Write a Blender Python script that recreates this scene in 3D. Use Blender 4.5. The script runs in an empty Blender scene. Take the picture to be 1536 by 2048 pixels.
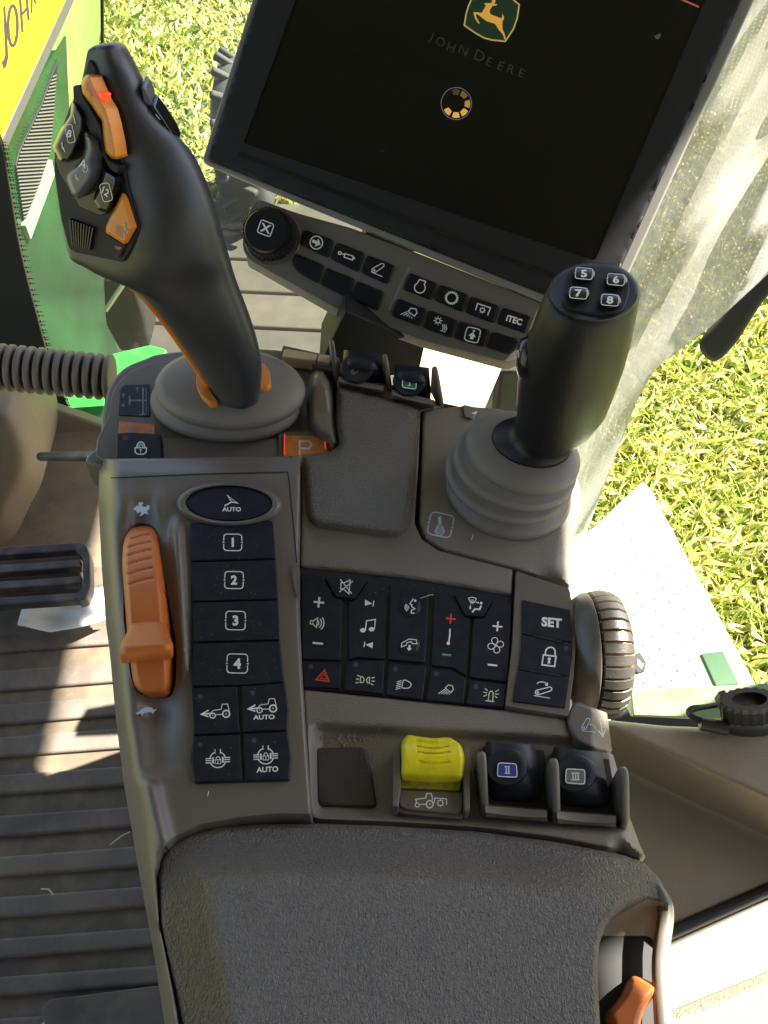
import bpy, bmesh, math, random
import numpy as np
from mathutils import Vector, Matrix
from mathutils.geometry import delaunay_2d_cdt
random.seed(7); rng = np.random.default_rng(7)
R = math.radians
S = bpy.context.scene
COL = S.collection

# ------------------------------------------------------------------ camera
PITCH = R(52); FPX = 1718.0
CAM = Vector((0, -0.283, 0.3625))
cd = bpy.data.cameras.new('camera'); cam = bpy.data.objects.new('camera', cd); COL.objects.link(cam)
cam.location = CAM; cam.rotation_euler = (math.pi/2 - PITCH, 0, 0)
cd.sensor_fit = 'VERTICAL'; cd.sensor_height = 36.0; cd.lens = 36.0*FPX/2048
cd.clip_start = 0.01; cd.clip_end = 200
S.camera = cam
# ------------------------------------------------------------------ light
SUN_EL, SUN_AZ = R(47), R(22)          # elevation; azimuth from +X towards +Y
sdir = Vector((math.cos(SUN_EL)*math.cos(SUN_AZ), math.cos(SUN_EL)*math.sin(SUN_AZ), math.sin(SUN_EL)))
sl = bpy.data.lights.new('sun', 'SUN'); sl.energy = 5.0; sl.angle = R(0.53); sl.color = (1, .93, .80)
so = bpy.data.objects.new('sun', sl); COL.objects.link(so)
so.rotation_euler = sdir.to_track_quat('Z', 'Y').to_euler(); so.location = (4, 2, 5)
wd = bpy.data.worlds.new('World'); S.world = wd; wd.use_nodes = True
wn = wd.node_tree.nodes; wl = wd.node_tree.links
sky = wn.new('ShaderNodeTexSky'); sky.sky_type = 'NISHITA'; sky.sun_disc = False
sky.sun_elevation = SUN_EL; sky.sun_rotation = math.pi/2 - SUN_AZ; sky.dust_density = 1.5
bg = wn['Background']; bg.inputs['Strength'].default_value = 0.05
wl.new(sky.outputs[0], bg.inputs[0])
vs = S.view_settings; vs.view_transform = 'Standard'; vs.look = 'None'; vs.gamma = 1; vs.use_curve_mapping = False
vs.exposure = 2.85
S.cycles.use_denoising = True
S.cycles.max_bounces = 8; S.cycles.transparent_max_bounces = 16
S.cycles.sample_clamp_indirect = 4

# ------------------------------------------------------------------ pixel <-> place
cr = Vector((1, 0, 0)); cu = Vector((0, math.sin(PITCH), math.cos(PITCH))); cf = Vector((0, math.cos(PITCH), -math.sin(PITCH)))
def ray(px, py): return cf + cr*((px-768)/FPX) + cu*((1024-py)/FPX)
class Plane:
    "a real surface in the place; at() gives the point of it (or of its offset) that the photo shows at a pixel"
    def __init__(s, P, N): s.P = Vector(P); s.N = Vector(N).normalized()
    def at(s, px, py, lift=0.0):
        d = ray(px, py); return CAM + d*(((s.P + s.N*lift - CAM).dot(s.N))/d.dot(s.N))
    def off(s, lift): return Plane(s.P + s.N*lift, s.N)
def Z(h): return Plane((0, 0, h), (0, 0, 1))
def YP(y): return Plane((0, y, 0), (0, -1, 0))
DECK = Z(0.0)
def thru(a, b, c):
    n = (b-a).cross(c-a).normalized()
    if n.dot(CAM-a) < 0: n = -n
    return Plane(a, n)
class ZM:
    "enlarged view of the photo: origin and scale"
    def __init__(s, ox, oy, k): s.o = (ox, oy); s.k = k
    def __call__(s, pts): return [(s.o[0]+x/s.k, s.o[1]+y/s.k) for x, y in pts]
ID = ZM(0, 0, 1.0)

# ------------------------------------------------------------------ materials
MATS = {}
def mat(name, col, rough=.5, grain=0, gs=900, spec=.5, metal=0, var=0, vs_=40, emit=None, es=1, coat=0, leather=0, dirt=None, dirt_amt=.5, dirt_s=25):
    if name in MATS: return MATS[name]
    m = bpy.data.materials.new(name); m.use_nodes = True; MATS[name] = m
    nt = m.node_tree; N = nt.nodes; L = nt.links; b = N['Principled BSDF']
    b.inputs['Base Color'].default_value = (*col, 1); b.inputs['Roughness'].default_value = rough
    b.inputs['Specular IOR Level'].default_value = spec; b.inputs['Metallic'].default_value = metal
    b.inputs['Coat Weight'].default_value = coat
    tc = N.new('ShaderNodeTexCoord')
    base = None
    if var:
        n = N.new('ShaderNodeTexNoise'); n.inputs['Scale'].default_value = vs_; n.inputs['Detail'].default_value = 6
        L.new(tc.outputs['Object'], n.inputs['Vector'])
        mr = N.new('ShaderNodeMapRange'); mr.inputs['From Min'].default_value = .3; mr.inputs['From Max'].default_value = .7
        mr.inputs['To Min'].default_value = 1-var; mr.inputs['To Max'].default_value = 1+var
        L.new(n.outputs['Fac'], mr.inputs['Value'])
        mx = N.new('ShaderNodeMix'); mx.data_type = 'RGBA'; mx.blend_type = 'MULTIPLY'; mx.inputs[0].default_value = 1
        mx.inputs[6].default_value = (*col, 1); L.new(mr.outputs[0], mx.inputs[7]); base = mx.outputs[2]
        mr2 = N.new('ShaderNodeMapRange'); mr2.inputs['To Min'].default_value = max(.02, rough-.1); mr2.inputs['To Max'].default_value = min(1, rough+.12)
        L.new(n.outputs['Fac'], mr2.inputs['Value']); L.new(mr2.outputs[0], b.inputs['Roughness'])
    if dirt:
        n = N.new('ShaderNodeTexNoise'); n.inputs['Scale'].default_value = dirt_s; n.inputs['Detail'].default_value = 9; n.inputs['Roughness'].default_value = .68
        L.new(tc.outputs['Object'], n.inputs['Vector'])
        rp_ = N.new('ShaderNodeMapRange'); rp_.inputs['From Min'].default_value = .45; rp_.inputs['From Max'].default_value = .72
        rp_.inputs['To Max'].default_value = dirt_amt; L.new(n.outputs['Fac'], rp_.inputs['Value'])
        mx = N.new('ShaderNodeMix'); mx.data_type = 'RGBA'; L.new(rp_.outputs[0], mx.inputs[0])
        if base: L.new(base, mx.inputs[6])
        else: mx.inputs[6].default_value = (*col, 1)
        mx.inputs[7].default_value = (*dirt, 1); base = mx.outputs[2]
    if base: L.new(base, b.inputs['Base Color'])
    if leather:
        mp = N.new('ShaderNodeMapping'); mp.inputs['Scale'].default_value = (1.3, .7, 1); L.new(tc.outputs['Object'], mp.inputs[0])
        n1 = N.new('ShaderNodeTexNoise'); n1.inputs['Scale'].default_value = gs; n1.inputs['Detail'].default_value = 3; n1.inputs['Distortion'].default_value = .7
        L.new(mp.outputs[0], n1.inputs['Vector'])
        v1 = N.new('ShaderNodeTexVoronoi'); v1.feature = 'DISTANCE_TO_EDGE'; v1.inputs['Scale'].default_value = gs*.9
        ad = N.new('ShaderNodeMix'); ad.data_type = 'RGBA'; ad.inputs[0].default_value = .004
        dn = N.new('ShaderNodeTexNoise'); dn.inputs['Scale'].default_value = gs*.6; L.new(mp.outputs[0], dn.inputs['Vector'])
        L.new(mp.outputs[0], ad.inputs[6]); L.new(dn.outputs['Color'], ad.inputs[7]); L.new(ad.outputs[2], v1.inputs['Vector'])
        mm = N.new('ShaderNodeMath'); mm.operation = 'MINIMUM'; mm.inputs[1].default_value = .35; L.new(v1.outputs['Distance'], mm.inputs[0])
        ma = N.new('ShaderNodeMath'); ma.operation = 'MULTIPLY_ADD'; ma.inputs[1].default_value = .8; L.new(mm.outputs[0], ma.inputs[0]); L.new(n1.outputs['Fac'], ma.inputs[2])
        bp = N.new('ShaderNodeBump'); bp.inputs['Strength'].default_value = leather; bp.inputs['Distance'].default_value = .0034
        L.new(ma.outputs[0], bp.inputs['Height']); L.new(bp.outputs[0], b.inputs['Normal'])
    elif grain:
        n = N.new('ShaderNodeTexNoise'); n.inputs['Scale'].default_value = gs; n.inputs['Detail'].default_value = 2
        L.new(tc.outputs['Object'], n.inputs['Vector'])
        bp = N.new('ShaderNodeBump'); bp.inputs['Strength'].default_value = grain; bp.inputs['Distance'].default_value = .0006
        L.new(n.outputs['Fac'], bp.inputs['Height']); L.new(bp.outputs[0], b.inputs['Normal'])
    if emit: b.inputs['Emission Color'].default_value = (*emit, 1); b.inputs['Emission Strength'].default_value = es
    return m
DKC = (.188, .160, .136)
M = dict(
 deck=mat('taupe_plastic', DKC, .5, .55, 1400, var=.06, vs_=30, dirt=(.2, .175, .13), dirt_amt=.16, dirt_s=38),
 shell=mat('smooth_taupe_plastic', (.140, .120, .104), .36, .12, 1600, var=.05, vs_=25, dirt=(.2, .175, .13), dirt_amt=.10, dirt_s=38),
 gap=mat('gap_black', (.012, .012, .012), .7),
 leather=mat('grained_leatherette', (.185, .157, .141), .38, gs=740, leather=1.0, var=.05, vs_=20),
 leather2=mat('grained_pad_skin', (.195, .165, .138), .38, gs=800, leather=1.0, var=.05, vs_=20),
 navy=mat('navy_rubber_button', (.008, .010, .020), .5, .10, 1500, spec=.28, dirt=(.10, .09, .075), dirt_amt=.13, dirt_s=160),
 navy2=mat('dark_navy_plastic', (.010, .012, .022), .42, .1, 1500, spec=.35, dirt=(.1, .09, .075), dirt_amt=.12, dirt_s=120),
 grip=mat('soft_black_grip', (.027, .028, .036), .40, .14, 1700, spec=.6, var=.15, vs_=35),
 jgrip=mat('black_joystick_plastic', (.009, .009, .011), .42, .16, 1700, spec=.35, var=.15, vs_=35),
 gloss=mat('glossy_black_plastic', (.010, .010, .011), .16, 0, var=.1, vs_=50),
 matte=mat('matte_black_plastic', (.012, .012, .013), .6, .2, 1300, spec=.3),
 rubber=mat('taupe_boot_rubber', (.190, .163, .143), .55, .12, 900, var=.07, vs_=40, dirt=(.2, .175, .14), dirt_amt=.12, dirt_s=70),
 orange=mat('burnt_orange_plastic', (.52, .135, .028), .42, .12, 1500, var=.06, vs_=50),
 orange2=mat('bright_orange_plastic', (.72, .24, .025), .35, .05, 1500, var=.05, vs_=60),
 yellow=mat('yellow_plastic', (.80, .66, .012), .36, .05, 1500, dirt=(.12, .09, .01), dirt_amt=.35, dirt_s=130),
 yellowd=mat('grimy_yellow_plastic', (.30, .24, .015), .5, .1, 1500, dirt=(.03, .025, .012), dirt_amt=.95, dirt_s=190),
 prt=mat('white_print', (.78, .80, .80), .5),
 prtb=mat('pale_blue_print', (.50, .53, .66), .5),
 prtc=mat('cream_print', (.74, .72, .60), .5),
 prtd=mat('faded_grey_print', (.20, .21, .26), .5),
 red=mat('red_print', (.68, .05, .045), .5),
 blue=mat('blue_print', (.07, .30, .52), .5),
 led=mat('unlit_indicator', (.045, .05, .085), .3),
 tileb=mat('blue_tile', (.035, .06, .30), .3),
 tileg=mat('green_tile', (.01, .16, .09), .3),
 tileh=mat('grey_tile', (.16, .16, .17), .3),
 tan=mat('beige_trim_plastic', (.155, .12, .08), .55, .3, 500, var=.08, vs_=8, dirt=(.2, .15, .09), dirt_amt=.4, dirt_s=9),
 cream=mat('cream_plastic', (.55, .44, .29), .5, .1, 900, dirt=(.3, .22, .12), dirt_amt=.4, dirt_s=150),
 olive=mat('olive_trim_plastic', (.165, .142, .106), .5, .4, 900, var=.06, vs_=12, dirt=(.3, .27, .2), dirt_amt=.12, dirt_s=60),
 blank=mat('dark_taupe_blank', (.038, .033, .029), .5, .5, 1400),
 hollow=mat('light_taupe_plastic', (.25, .22, .175), .5, .4, 1300, var=.05, vs_=30),
 screen=mat('display_glass', (.006, .006, .007), .12, 0, spec=.35),
 bezel=mat('display_bezel', (.014, .014, .016), .55, .12, 1600, spec=.3),
 greyrim=mat('grey_monitor_case', (.20, .195, .18), .45, .1, 1200),
 keyp=mat('keypad_plastic', (.135, .118, .098), .42, .15, 1400),
 keys=mat('black_keys', (.007, .007, .010), .45, .1, 1500, spec=.25),
)

# ------------------------------------------------------------------ objects
def thing(name, label, cat, loc=(0, 0, 0), group=None):
    o = bpy.data.objects.new(name, None); COL.objects.link(o); o.location = loc
    o.empty_display_size = .01; o['label'] = label; o['category'] = cat
    if group: o['group'] = group
    return o
def root_loc(p):
    v = Vector((0, 0, 0))
    while p is not None: v += p.location; p = p.parent
    return v
def link(name, verts, faces, m, parent=None, smooth=None, label=None):
    me = bpy.data.meshes.new(name)
    o0 = root_loc(parent)
    me.from_pydata([tuple(Vector(v)-o0) for v in verts], [], faces)
    me.materials.append(M[m] if isinstance(m, str) else m)
    if smooth is not None:
        me.polygons.foreach_set('use_smooth', [True]*len(me.polygons))
        if smooth < 180: me.set_sharp_from_angle(angle=R(smooth))
    me.update()
    o = bpy.data.objects.new(name, me); COL.objects.link(o); o.parent = parent
    if label: o['label'] = label
    return o
def fixn(o):
    bm = bmesh.new(); bm.from_mesh(o.data); bmesh.ops.recalc_face_normals(bm, faces=bm.faces); bm.to_mesh(o.data); bm.free(); return o
def tag(o, label, cat, group=None, kind=None):
    if label: o['label'] = label
    if cat: o['category'] = cat
    if group: o['group'] = group
    if kind: o['kind'] = kind
    return o

# ------------------------------------------------------------------ 2D outlines
def rnd(pts, r, n=5):
    "round the corners of a polygon (r: number or list)"
    out = []; k = len(pts)
    for i, p in enumerate(pts):
        rr = r[i] if isinstance(r, (list, tuple)) else r
        a = Vector(pts[i-1]); b = Vector(p); c = Vector(pts[(i+1) % k])
        if rr <= 0: out.append(tuple(b)); continue
        u = a-b; v = c-b
        ra = min(rr, u.length*.48); rb = min(rr, v.length*.48)
        p0 = b+u.normalized()*ra; p1 = b+v.normalized()*rb
        for j in range(n+1):
            t = j/n; out.append(tuple(p0*(1-t)**2 + b*2*t*(1-t) + p1*t*t))
    return out
def ell(cx, cy, rx, ry, n=32, rot=0):
    c, s = math.cos(R(rot)), math.sin(R(rot)); o = []
    for i in range(n):
        a = 2*math.pi*i/n; x = rx*math.cos(a); y = ry*math.sin(a); o.append((cx+x*c-y*s, cy+x*s+y*c))
    return o
def cat(pts, n=6, closed=False):
    "Catmull-Rom through points"
    P = [Vector(p) for p in pts]; k = len(P); out = []
    rngi = range(k if closed else k-1)
    for i in rngi:
        if closed: p0, p1, p2, p3 = P[i-1], P[i], P[(i+1) % k], P[(i+2) % k]
        else: p0, p1, p2, p3 = P[max(i-1, 0)], P[i], P[i+1], P[min(i+2, k-1)]
        for j in range(n):
            t = j/n
            out.append(tuple(.5*((2*p1)+(p2-p0)*t+(2*p0-5*p1+4*p2-p3)*t*t+(3*p1-p0-3*p2+p3)*t**3)))
    if not closed: out.append(tuple(P[-1]))
    return out
def area2(q): return sum(q[i-1][0]*q[i][1]-q[i][0]*q[i-1][1] for i in range(len(q)))
def inset(q, d):
    "inset polygon (2D tuples, ccw) by d with clamped mitres"
    k = len(q); o = []
    for i in range(k):
        a = Vector(q[i-1]); b = Vector(q[i]); c = Vector(q[(i+1) % k])
        u = (b-a); v = (c-b)
        if u.length < 1e-9: u = v
        if v.length < 1e-9: v = u
        u.normalize(); v.normalize()
        n1 = Vector((-u.y, u.x)); n2 = Vector((-v.y, v.x)); m = n1+n2
        if m.length < 1e-6: m = n1
        m.normalize(); cs = max(.5, m.dot(n1)); o.append(tuple(b+m*(d/cs)))
    return o
def slab(name, pts, pl, top, bottom, m, parent=None, bevel=.0008, seg=3, label=None, smooth=40):
    "solid with the photo outline pts on plane pl (offset top), rounded top edge, running down to offset bottom"
    N = pl.N; A = (pl.at(*pts[0], top)); e1 = (pl.at(pts[0][0]+50, pts[0][1], top)-A).normalized(); e2 = N.cross(e1)
    q = []
    for p in pts:
        w = pl.at(*p, top)-A; t = (w.dot(e1), w.dot(e2))
        if not q or (Vector(t)-Vector(q[-1])).length > 1e-6: q.append(t)
    if (Vector(q[0])-Vector(q[-1])).length < 1e-6: q.pop()
    if area2(q) < 0: q.reverse()
    rings = [(q, bottom)]
    def flips(d):
        w = inset(q, d)
        return any((w[i][0]-w[i-1][0])*(q[i][0]-q[i-1][0])+(w[i][1]-w[i-1][1])*(q[i][1]-q[i-1][1]) < 0 for i in range(len(q)))
    lim = bevel
    for _ in range(14):
        if not flips(lim*1.25): break
        lim *= .8
    if bevel > 0:
        for j in range(seg+1):
            a = j/seg*math.pi/2
            rings.append((inset(q, lim*(1-math.cos(a))), top-bevel*(1-math.sin(a))))
        rings.append((inset(q, lim*1.25), top))
    else: rings.append((q, top))
    vs_ = []; fs = []; k = len(q)
    for qq, z in rings:
        for x, y in qq: vs_.append(A+e1*x+e2*y+N*(z-top))
    for r_ in range(len(rings)-1):
        for i in range(k):
            j = (i+1) % k; fs.append((r_*k+i, r_*k+j, (r_+1)*k+j, (r_+1)*k+i))
    fs.append(tuple((len(rings)-1)*k+i for i in range(k)))
    fs.append(tuple(reversed(range(k))))
    return link(name, vs_, fs, m, parent, smooth, label)
def pdist(P, poly):
    "distance of points (n,2) to closed polygon + inside mask"
    P = np.asarray(P, float); Q = np.asarray(poly, float); A = Q; B = np.roll(Q, -1, 0)
    best = np.full(len(P), 1e9); ins = np.zeros(len(P), bool)
    for a, b in zip(A, B):
        ab = b-a; L2 = max(ab@ab, 1e-12); t = np.clip(((P-a)@ab)/L2, 0, 1)
        best = np.minimum(best, np.hypot(*(P-(a+t[:, None]*ab)).T))
        c = (a[1] > P[:, 1]) != (b[1] > P[:, 1])
        with np.errstate(divide='ignore', invalid='ignore'):
            xi = a[0]+(P[:, 1]-a[1])*(b[0]-a[0])/(b[1]-a[1])
        ins ^= c & (P[:, 0] < xi)
    return best, ins
def dens(poly, step):
    o = []
    for i in range(len(poly)):
        a = Vector(poly[i-1]); b = Vector(poly[i]); n = max(1, int((b-a).length/step))
        for j in range(n): o.append(tuple(a.lerp(b, (j+1)/n)))
    return o
def relief(name, outer, pl, zf, m, parent=None, holes=(), res=8, skirt=.03, hole_skirt=.02, label=None, rings=(1.6, 3.6, 6.4, 10)):
    "sculpted solid over the photo outline; zf(x, y, d_edge) is the height over pl, in metres"
    loops = [dens(outer, res)]+[dens(h, res) for h in holes]
    V = []; E = []
    for lp in loops:
        b = len(V); V += lp; E += [(b+i, b+(i+1) % len(lp)) for i in range(len(lp))]
    nb = len(V)
    xs = [p[0] for p in outer]; ys = [p[1] for p in outer]
    gx, gy = np.meshgrid(np.arange(min(xs), max(xs), res), np.arange(min(ys), max(ys), res)); gx = gx+(np.arange(gx.shape[0]) % 2)[:, None]*res*.5
    G = np.c_[gx.ravel(), gy.ravel()]
    ow = dens(outer, max(res*.8, 3.0)); ow = ow if area2(ow) > 0 else ow[::-1]
    extra = []; far = 0
    for r_ in rings:
        w = np.array(inset(ow, r_)); dw, iw = pdist(w, outer); okr = iw & (dw > r_*.93)
        for h in holes:
            dh, ih = pdist(w, h); okr &= (~ih) & (dh > res*.55)
        extra += [tuple(p) for p in w[okr]]; far = r_
    d, ins = pdist(G, outer); ok = ins & (d > max(res*.55, far+res*.45))
    for h in holes:
        dh, ih = pdist(G, h); ok &= (~ih) & (dh > res*.55)
    G = G[ok]
    allv = [Vector(p) for p in V]+[Vector((float(a), float(b))) for a, b in G]+[Vector(p) for p in extra]
    ov, oe, of, *_ = delaunay_2d_cdt(allv, E, [], 0, 1e-4)
    P = np.array([(v.x, v.y) for v in ov]); T = np.array([f for f in of if len(f) == 3])
    cen = P[T].mean(1); _, ci = pdist(cen, outer); keep = ci
    for h in holes: keep &= ~pdist(cen, h)[1]
    T = T[keep]
    d, _ = pdist(P, outer)
    zz = zf(P[:, 0], P[:, 1], d)
    vs_ = [pl.at(float(x), float(y), float(z)) for (x, y), z in zip(P, zz)]
    fs = []
    for t in T:
        a, b, c = (vs_[i] for i in t)
        fs.append(tuple(int(i) for i in t) if (b-a).cross(c-a).dot(pl.N) > 0 else tuple(int(i) for i in t[::-1]))
    # boundary skirt
    cnt = {}
    for f in fs:
        for i in range(3): cnt[(f[i], f[(i+1) % 3])] = 1
    bd = [e for e in cnt if (e[1], e[0]) not in cnt]
    low = {}
    hp = [np.array(h) for h in holes]
    for a, b in bd:
        for i in (a, b):
            if i not in low:
                onh = bool(len(holes)) and d[i] > 1.0 and min(pdist(P[i:i+1], h)[0][0] for h in holes) < .5
                low[i] = len(vs_); vs_.append(vs_[i]-pl.N*(hole_skirt if onh else skirt))
        fs.append((b, a, low[a], low[b]))
    return link(name, vs_, fs, m, parent, 50, label)
def loft(name, rings, m, parent=None, cap=True, sub=0, smooth=180, crease=None, label=None, closed=True):
    "rings: lists of 3D points of equal count"
    k = len(rings[0]); vs_ = [p for r_ in rings for p in r_]; fs = []
    for r_ in range(len(rings)-1):
        for i in range(k if closed else k-1):
            j = (i+1) % k; fs.append((r_*k+i, r_*k+j, (r_+1)*k+j, (r_+1)*k+i))
    if cap: fs += [tuple(reversed(range(k))), tuple((len(rings)-1)*k+i for i in range(k))]
    o = link(name, vs_, fs, m, parent, smooth, label); fixn(o)
    if crease:
        me = o.data; at = me.attributes.new('crease_edge', 'FLOAT', 'EDGE')
        for e in me.edges:
            a, b = sorted(e.vertices)
            if a % k == b % k and a % k in crease and crease[a % k][1] <= a//k and b//k <= crease[a % k][2]: at.data[e.index].value = crease[a % k][0]
    if sub:
        md = o.modifiers.new('smooth', 'SUBSURF'); md.levels = sub; md.render_levels = sub
    return o
def tube(name, pts, r, m, parent=None, n=10, label=None, cap=True):
    P = [Vector(p) for p in pts]; rings = []
    for i, p in enumerate(P):
        t = (P[min(i+1, len(P)-1)]-P[max(i-1, 0)]).normalized()
        a = t.cross(Vector((.13, .21, 1))).normalized(); b = t.cross(a)
        rr = r[i] if isinstance(r, (list, tuple)) else r
        rings.append([p+(a*math.cos(2*math.pi*j/n)+b*math.sin(2*math.pi*j/n))*rr for j in range(n)])
    return loft(name, rings, m, parent, cap, label=label, smooth=60)
def box(name, c, sz, m, parent=None, bev=.002, rot=None, label=None):
    bm = bmesh.new(); bmesh.ops.create_cube(bm, size=1)
    for v in bm.verts: v.co = Vector((v.co.x*sz[0], v.co.y*sz[1], v.co.z*sz[2]))
    if bev: bmesh.ops.bevel(bm, geom=bm.edges[:], offset=bev, segments=3, affect='EDGES', profile=.5)
    if rot: bmesh.ops.transform(bm, matrix=rot.to_4x4(), verts=bm.verts)
    o = link(name, [v.co+Vector(c) for v in bm.verts], [[v.index for v in f.verts] for f in bm.faces], m, parent, 40, label)
    bm.free(); return o

# ------------------------------------------------------------------ flat print
class Ink:
    def __init__(s, zm, pl, lift): s.z = zm; s.pl = pl; s.l = lift; s.v = []; s.f = []
    def _add(s, P, faces):
        b = len(s.v); s.v += [s.pl.at(x, y, s.l) for x, y in s.z(P)]; s.f += [tuple(b+i for i in f) for f in faces]; s.l += 1.5e-5
    def fill(s, P):
        P = list(P)
        if area2(P) > 0: P = P[::-1]
        s._add(P, [tuple(range(len(P)))]); return s
    def st(s, P, w, closed=False):
        P = [Vector(p) for p in P]; k = len(P); o = []
        for i in range(k):
            a = P[i-1] if (closed or i) else None; c = P[(i+1) % k] if (closed or i < k-1) else None; b = P[i]
            u = (b-a).normalized() if a is not None else (c-b).normalized(); v = (c-b).normalized() if c is not None else u
            n1 = Vector((-u.y, u.x)); n2 = Vector((-v.y, v.x)); mm = (n1+n2)
            mm = mm.normalized() if mm.length > 1e-6 else n1
            cs = max(.45, mm.dot(n1)); o += [tuple(b+mm*(w/2/cs)), tuple(b-mm*(w/2/cs))]
        fs = [(2*i, 2*i+1, (2*(i+1)+1) % (2*k), (2*(i+1)) % (2*k)) for i in range(k if closed else k-1)]
        s._add(o, fs); return s
    def ring(s, cx, cy, rx, ry, w, n=28, rot=0): return s.st(ell(cx, cy, rx, ry, n, rot), w, True)
    def disc(s, cx, cy, rx, ry=None, n=20, rot=0): return s.fill(ell(cx, cy, rx, ry or rx, n, rot))
    def arc(s, cx, cy, rx, ry, a0, a1, w, n=10):
        return s.st([(cx+rx*math.cos(R(a0+(a1-a0)*i/n)), cy+ry*math.sin(R(a0+(a1-a0)*i/n))) for i in range(n+1)], w)
    def arrow(s, a, b, w, hw, hl):
        a = Vector(a); b = Vector(b); d = (b-a).normalized(); n = Vector((-d.y, d.x)); c = b-d*hl
        s.st([a, c], w); return s.fill([tuple(b), tuple(c+n*hw), tuple(c-n*hw)])
    def txt(s, t, x, y, h, dx=(1, 0), dy=(0, -1), bold=.02, width=None, sx=1):
        "text centred on x, y; cap height h; dx/dy: directions of the writing"
        cu_ = bpy.data.curves.new('t', 'FONT'); cu_.body = t; cu_.offset = bold; cu_.resolution_u = 3
        ob = bpy.data.objects.new('t', cu_); COL.objects.link(ob)
        me = ob.to_mesh(); V = np.array([v.co[:2] for v in me.vertices]); Fc = [tuple(p.vertices) for p in me.polygons]
        ob.to_mesh_clear(); bpy.data.objects.remove(ob); bpy.data.curves.remove(cu_)
        lo = V.min(0); hi = V.max(0); V = V-(lo+hi)/2; k = h/(hi[1]-lo[1]); kx = k*sx if width is None else width/(hi[0]-lo[0])
        P = [(x+a*kx*dx[0]+b*k*dy[0], y+a*kx*dx[1]+b*k*dy[1]) for a, b in V]
        s._add(P, Fc); return s
    def frame(s, cx, cy, w, h, lw, r, rot=0, tri=True, gap=.09):
        "rounded square broken at both sides by small arrowheads"
        c, sn = math.cos(R(rot)), math.sin(R(rot)); T = lambda P: [(cx+x*c-y*sn, cy+x*sn+y*c) for x, y in P]
        a, b = w/2, h/2
        q = rnd([(-a, -gap*h), (-a, -b), (a, -b), (a, -gap*h)], [0, r, r, 0]); s.st(T(q), lw)
        q = rnd([(-a, gap*h), (-a, b), (a, b), (a, gap*h)], [0, r, r, 0]); s.st(T(q), lw)
        if tri:
            t = lw*1.1
            s.fill(T([(-a-t*.8, -t), (-a+t, 0), (-a-t*.8, t)])); s.fill(T([(a+t*.8, -t), (a-t, 0), (a+t*.8, t)]))
        return s
    def done(s, name, parent, m='prt', label=None):
        # orient every face along the plane normal
        fs = []
        for f in s.f:
            n = Vector((0, 0, 0))
            for i in range(len(f)):
                a = s.v[f[i]]; b = s.v[f[(i+1) % len(f)]]; n += Vector(a).cross(Vector(b))
            fs.append(f if n.dot(s.pl.N) > 0 else f[::-1])
        return link(name, s.v, fs, m, parent, None, label)

# =================================================================== the armrest console
zA = ZM(590, 1120, 5.9077); zB = ZM(790, 1150, 5.9077); zC = ZM(1020, 1170, 6.144); zD = ZM(380, 1350, 6.982)
zE = ZM(470, 390, 4.6545); zF = ZM(760, 500, 4.6545); zG = ZM(840, 0, 6.4); zH = ZM(550, 620, 3.072)
zI = ZM(180, 640, 3.072); zJ = ZM(180, 1120, 3.072); zK = ZM(600, 1400, 2.194); zL = ZM(90, 60, 4.097); zQ = ZM(860, 400, 2.272)
def clip01(a): return np.clip(a, 0, 1)
def sm(a): a = clip01(a); return a*a*(3-2*a)
console = thing('armrest_console', 'taupe plastic armrest control console covered in dark button pads', 'control console', (0, -.05, -.07))
def rings_px(name, rows, m, parent, n=48, cap=True, sub=0, smooth=60, pl=DECK, label=None):
    "stack of ellipses: rows of (cx, cy, rx, ry, height, rotation)"
    rr = []
    for cx, cy, rx, ry, z, rot in rows: rr.append([pl.at(x, y, z) for x, y in ell(cx, cy, rx, ry, n, rot)])
    return loft(name, rr, m, parent, cap, sub, smooth, label=label)

# --- dark tray that shows in the joints, and the outer shell below
base_out = [(214, 912), (212, 830), (235, 765), (300, 724), (420, 708), (600, 720), (690, 730), (870, 800), (1000, 828), (1110, 880), (1150, 985), (1150, 1030), (1128, 1085), (1128, 1180),
            (1136, 1300), (1150, 1440), (1210, 1500), (1235, 1600), (1275, 1705), (1320, 1790), (1312, 1900), (1322, 2110), (352, 2110), (333, 2000), (290, 1738), (262, 1570), (245, 1440), (228, 1300), (214, 1100), (210, 1000)]
slab('tray', rnd(base_out, 14), DECK, -.0135, -.075, 'gap', console, .002)

# --- front-left tray around the drive lever
tr = [(201, 930), (200, 880), (203, 822), (216, 770), (245, 734), (287, 715), (326, 703), (440, 694), (560, 697), (612, 712), (655, 742), (668, 800), (655, 930)]
slab('front_tray_rim', cat(tr, 4, True), DECK, -.0085, -.03, 'shell', console, .003)
tr2 = [(222, 932), (219, 822), (229, 777), (255, 747), (287, 731), (320, 723), (440, 712), (560, 712), (605, 728), (640, 752), (652, 800), (645, 932)]
slab('front_tray', cat(tr2, 4, True), DECK, -.0078, -.02, 'shell', console, .0008)

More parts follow.
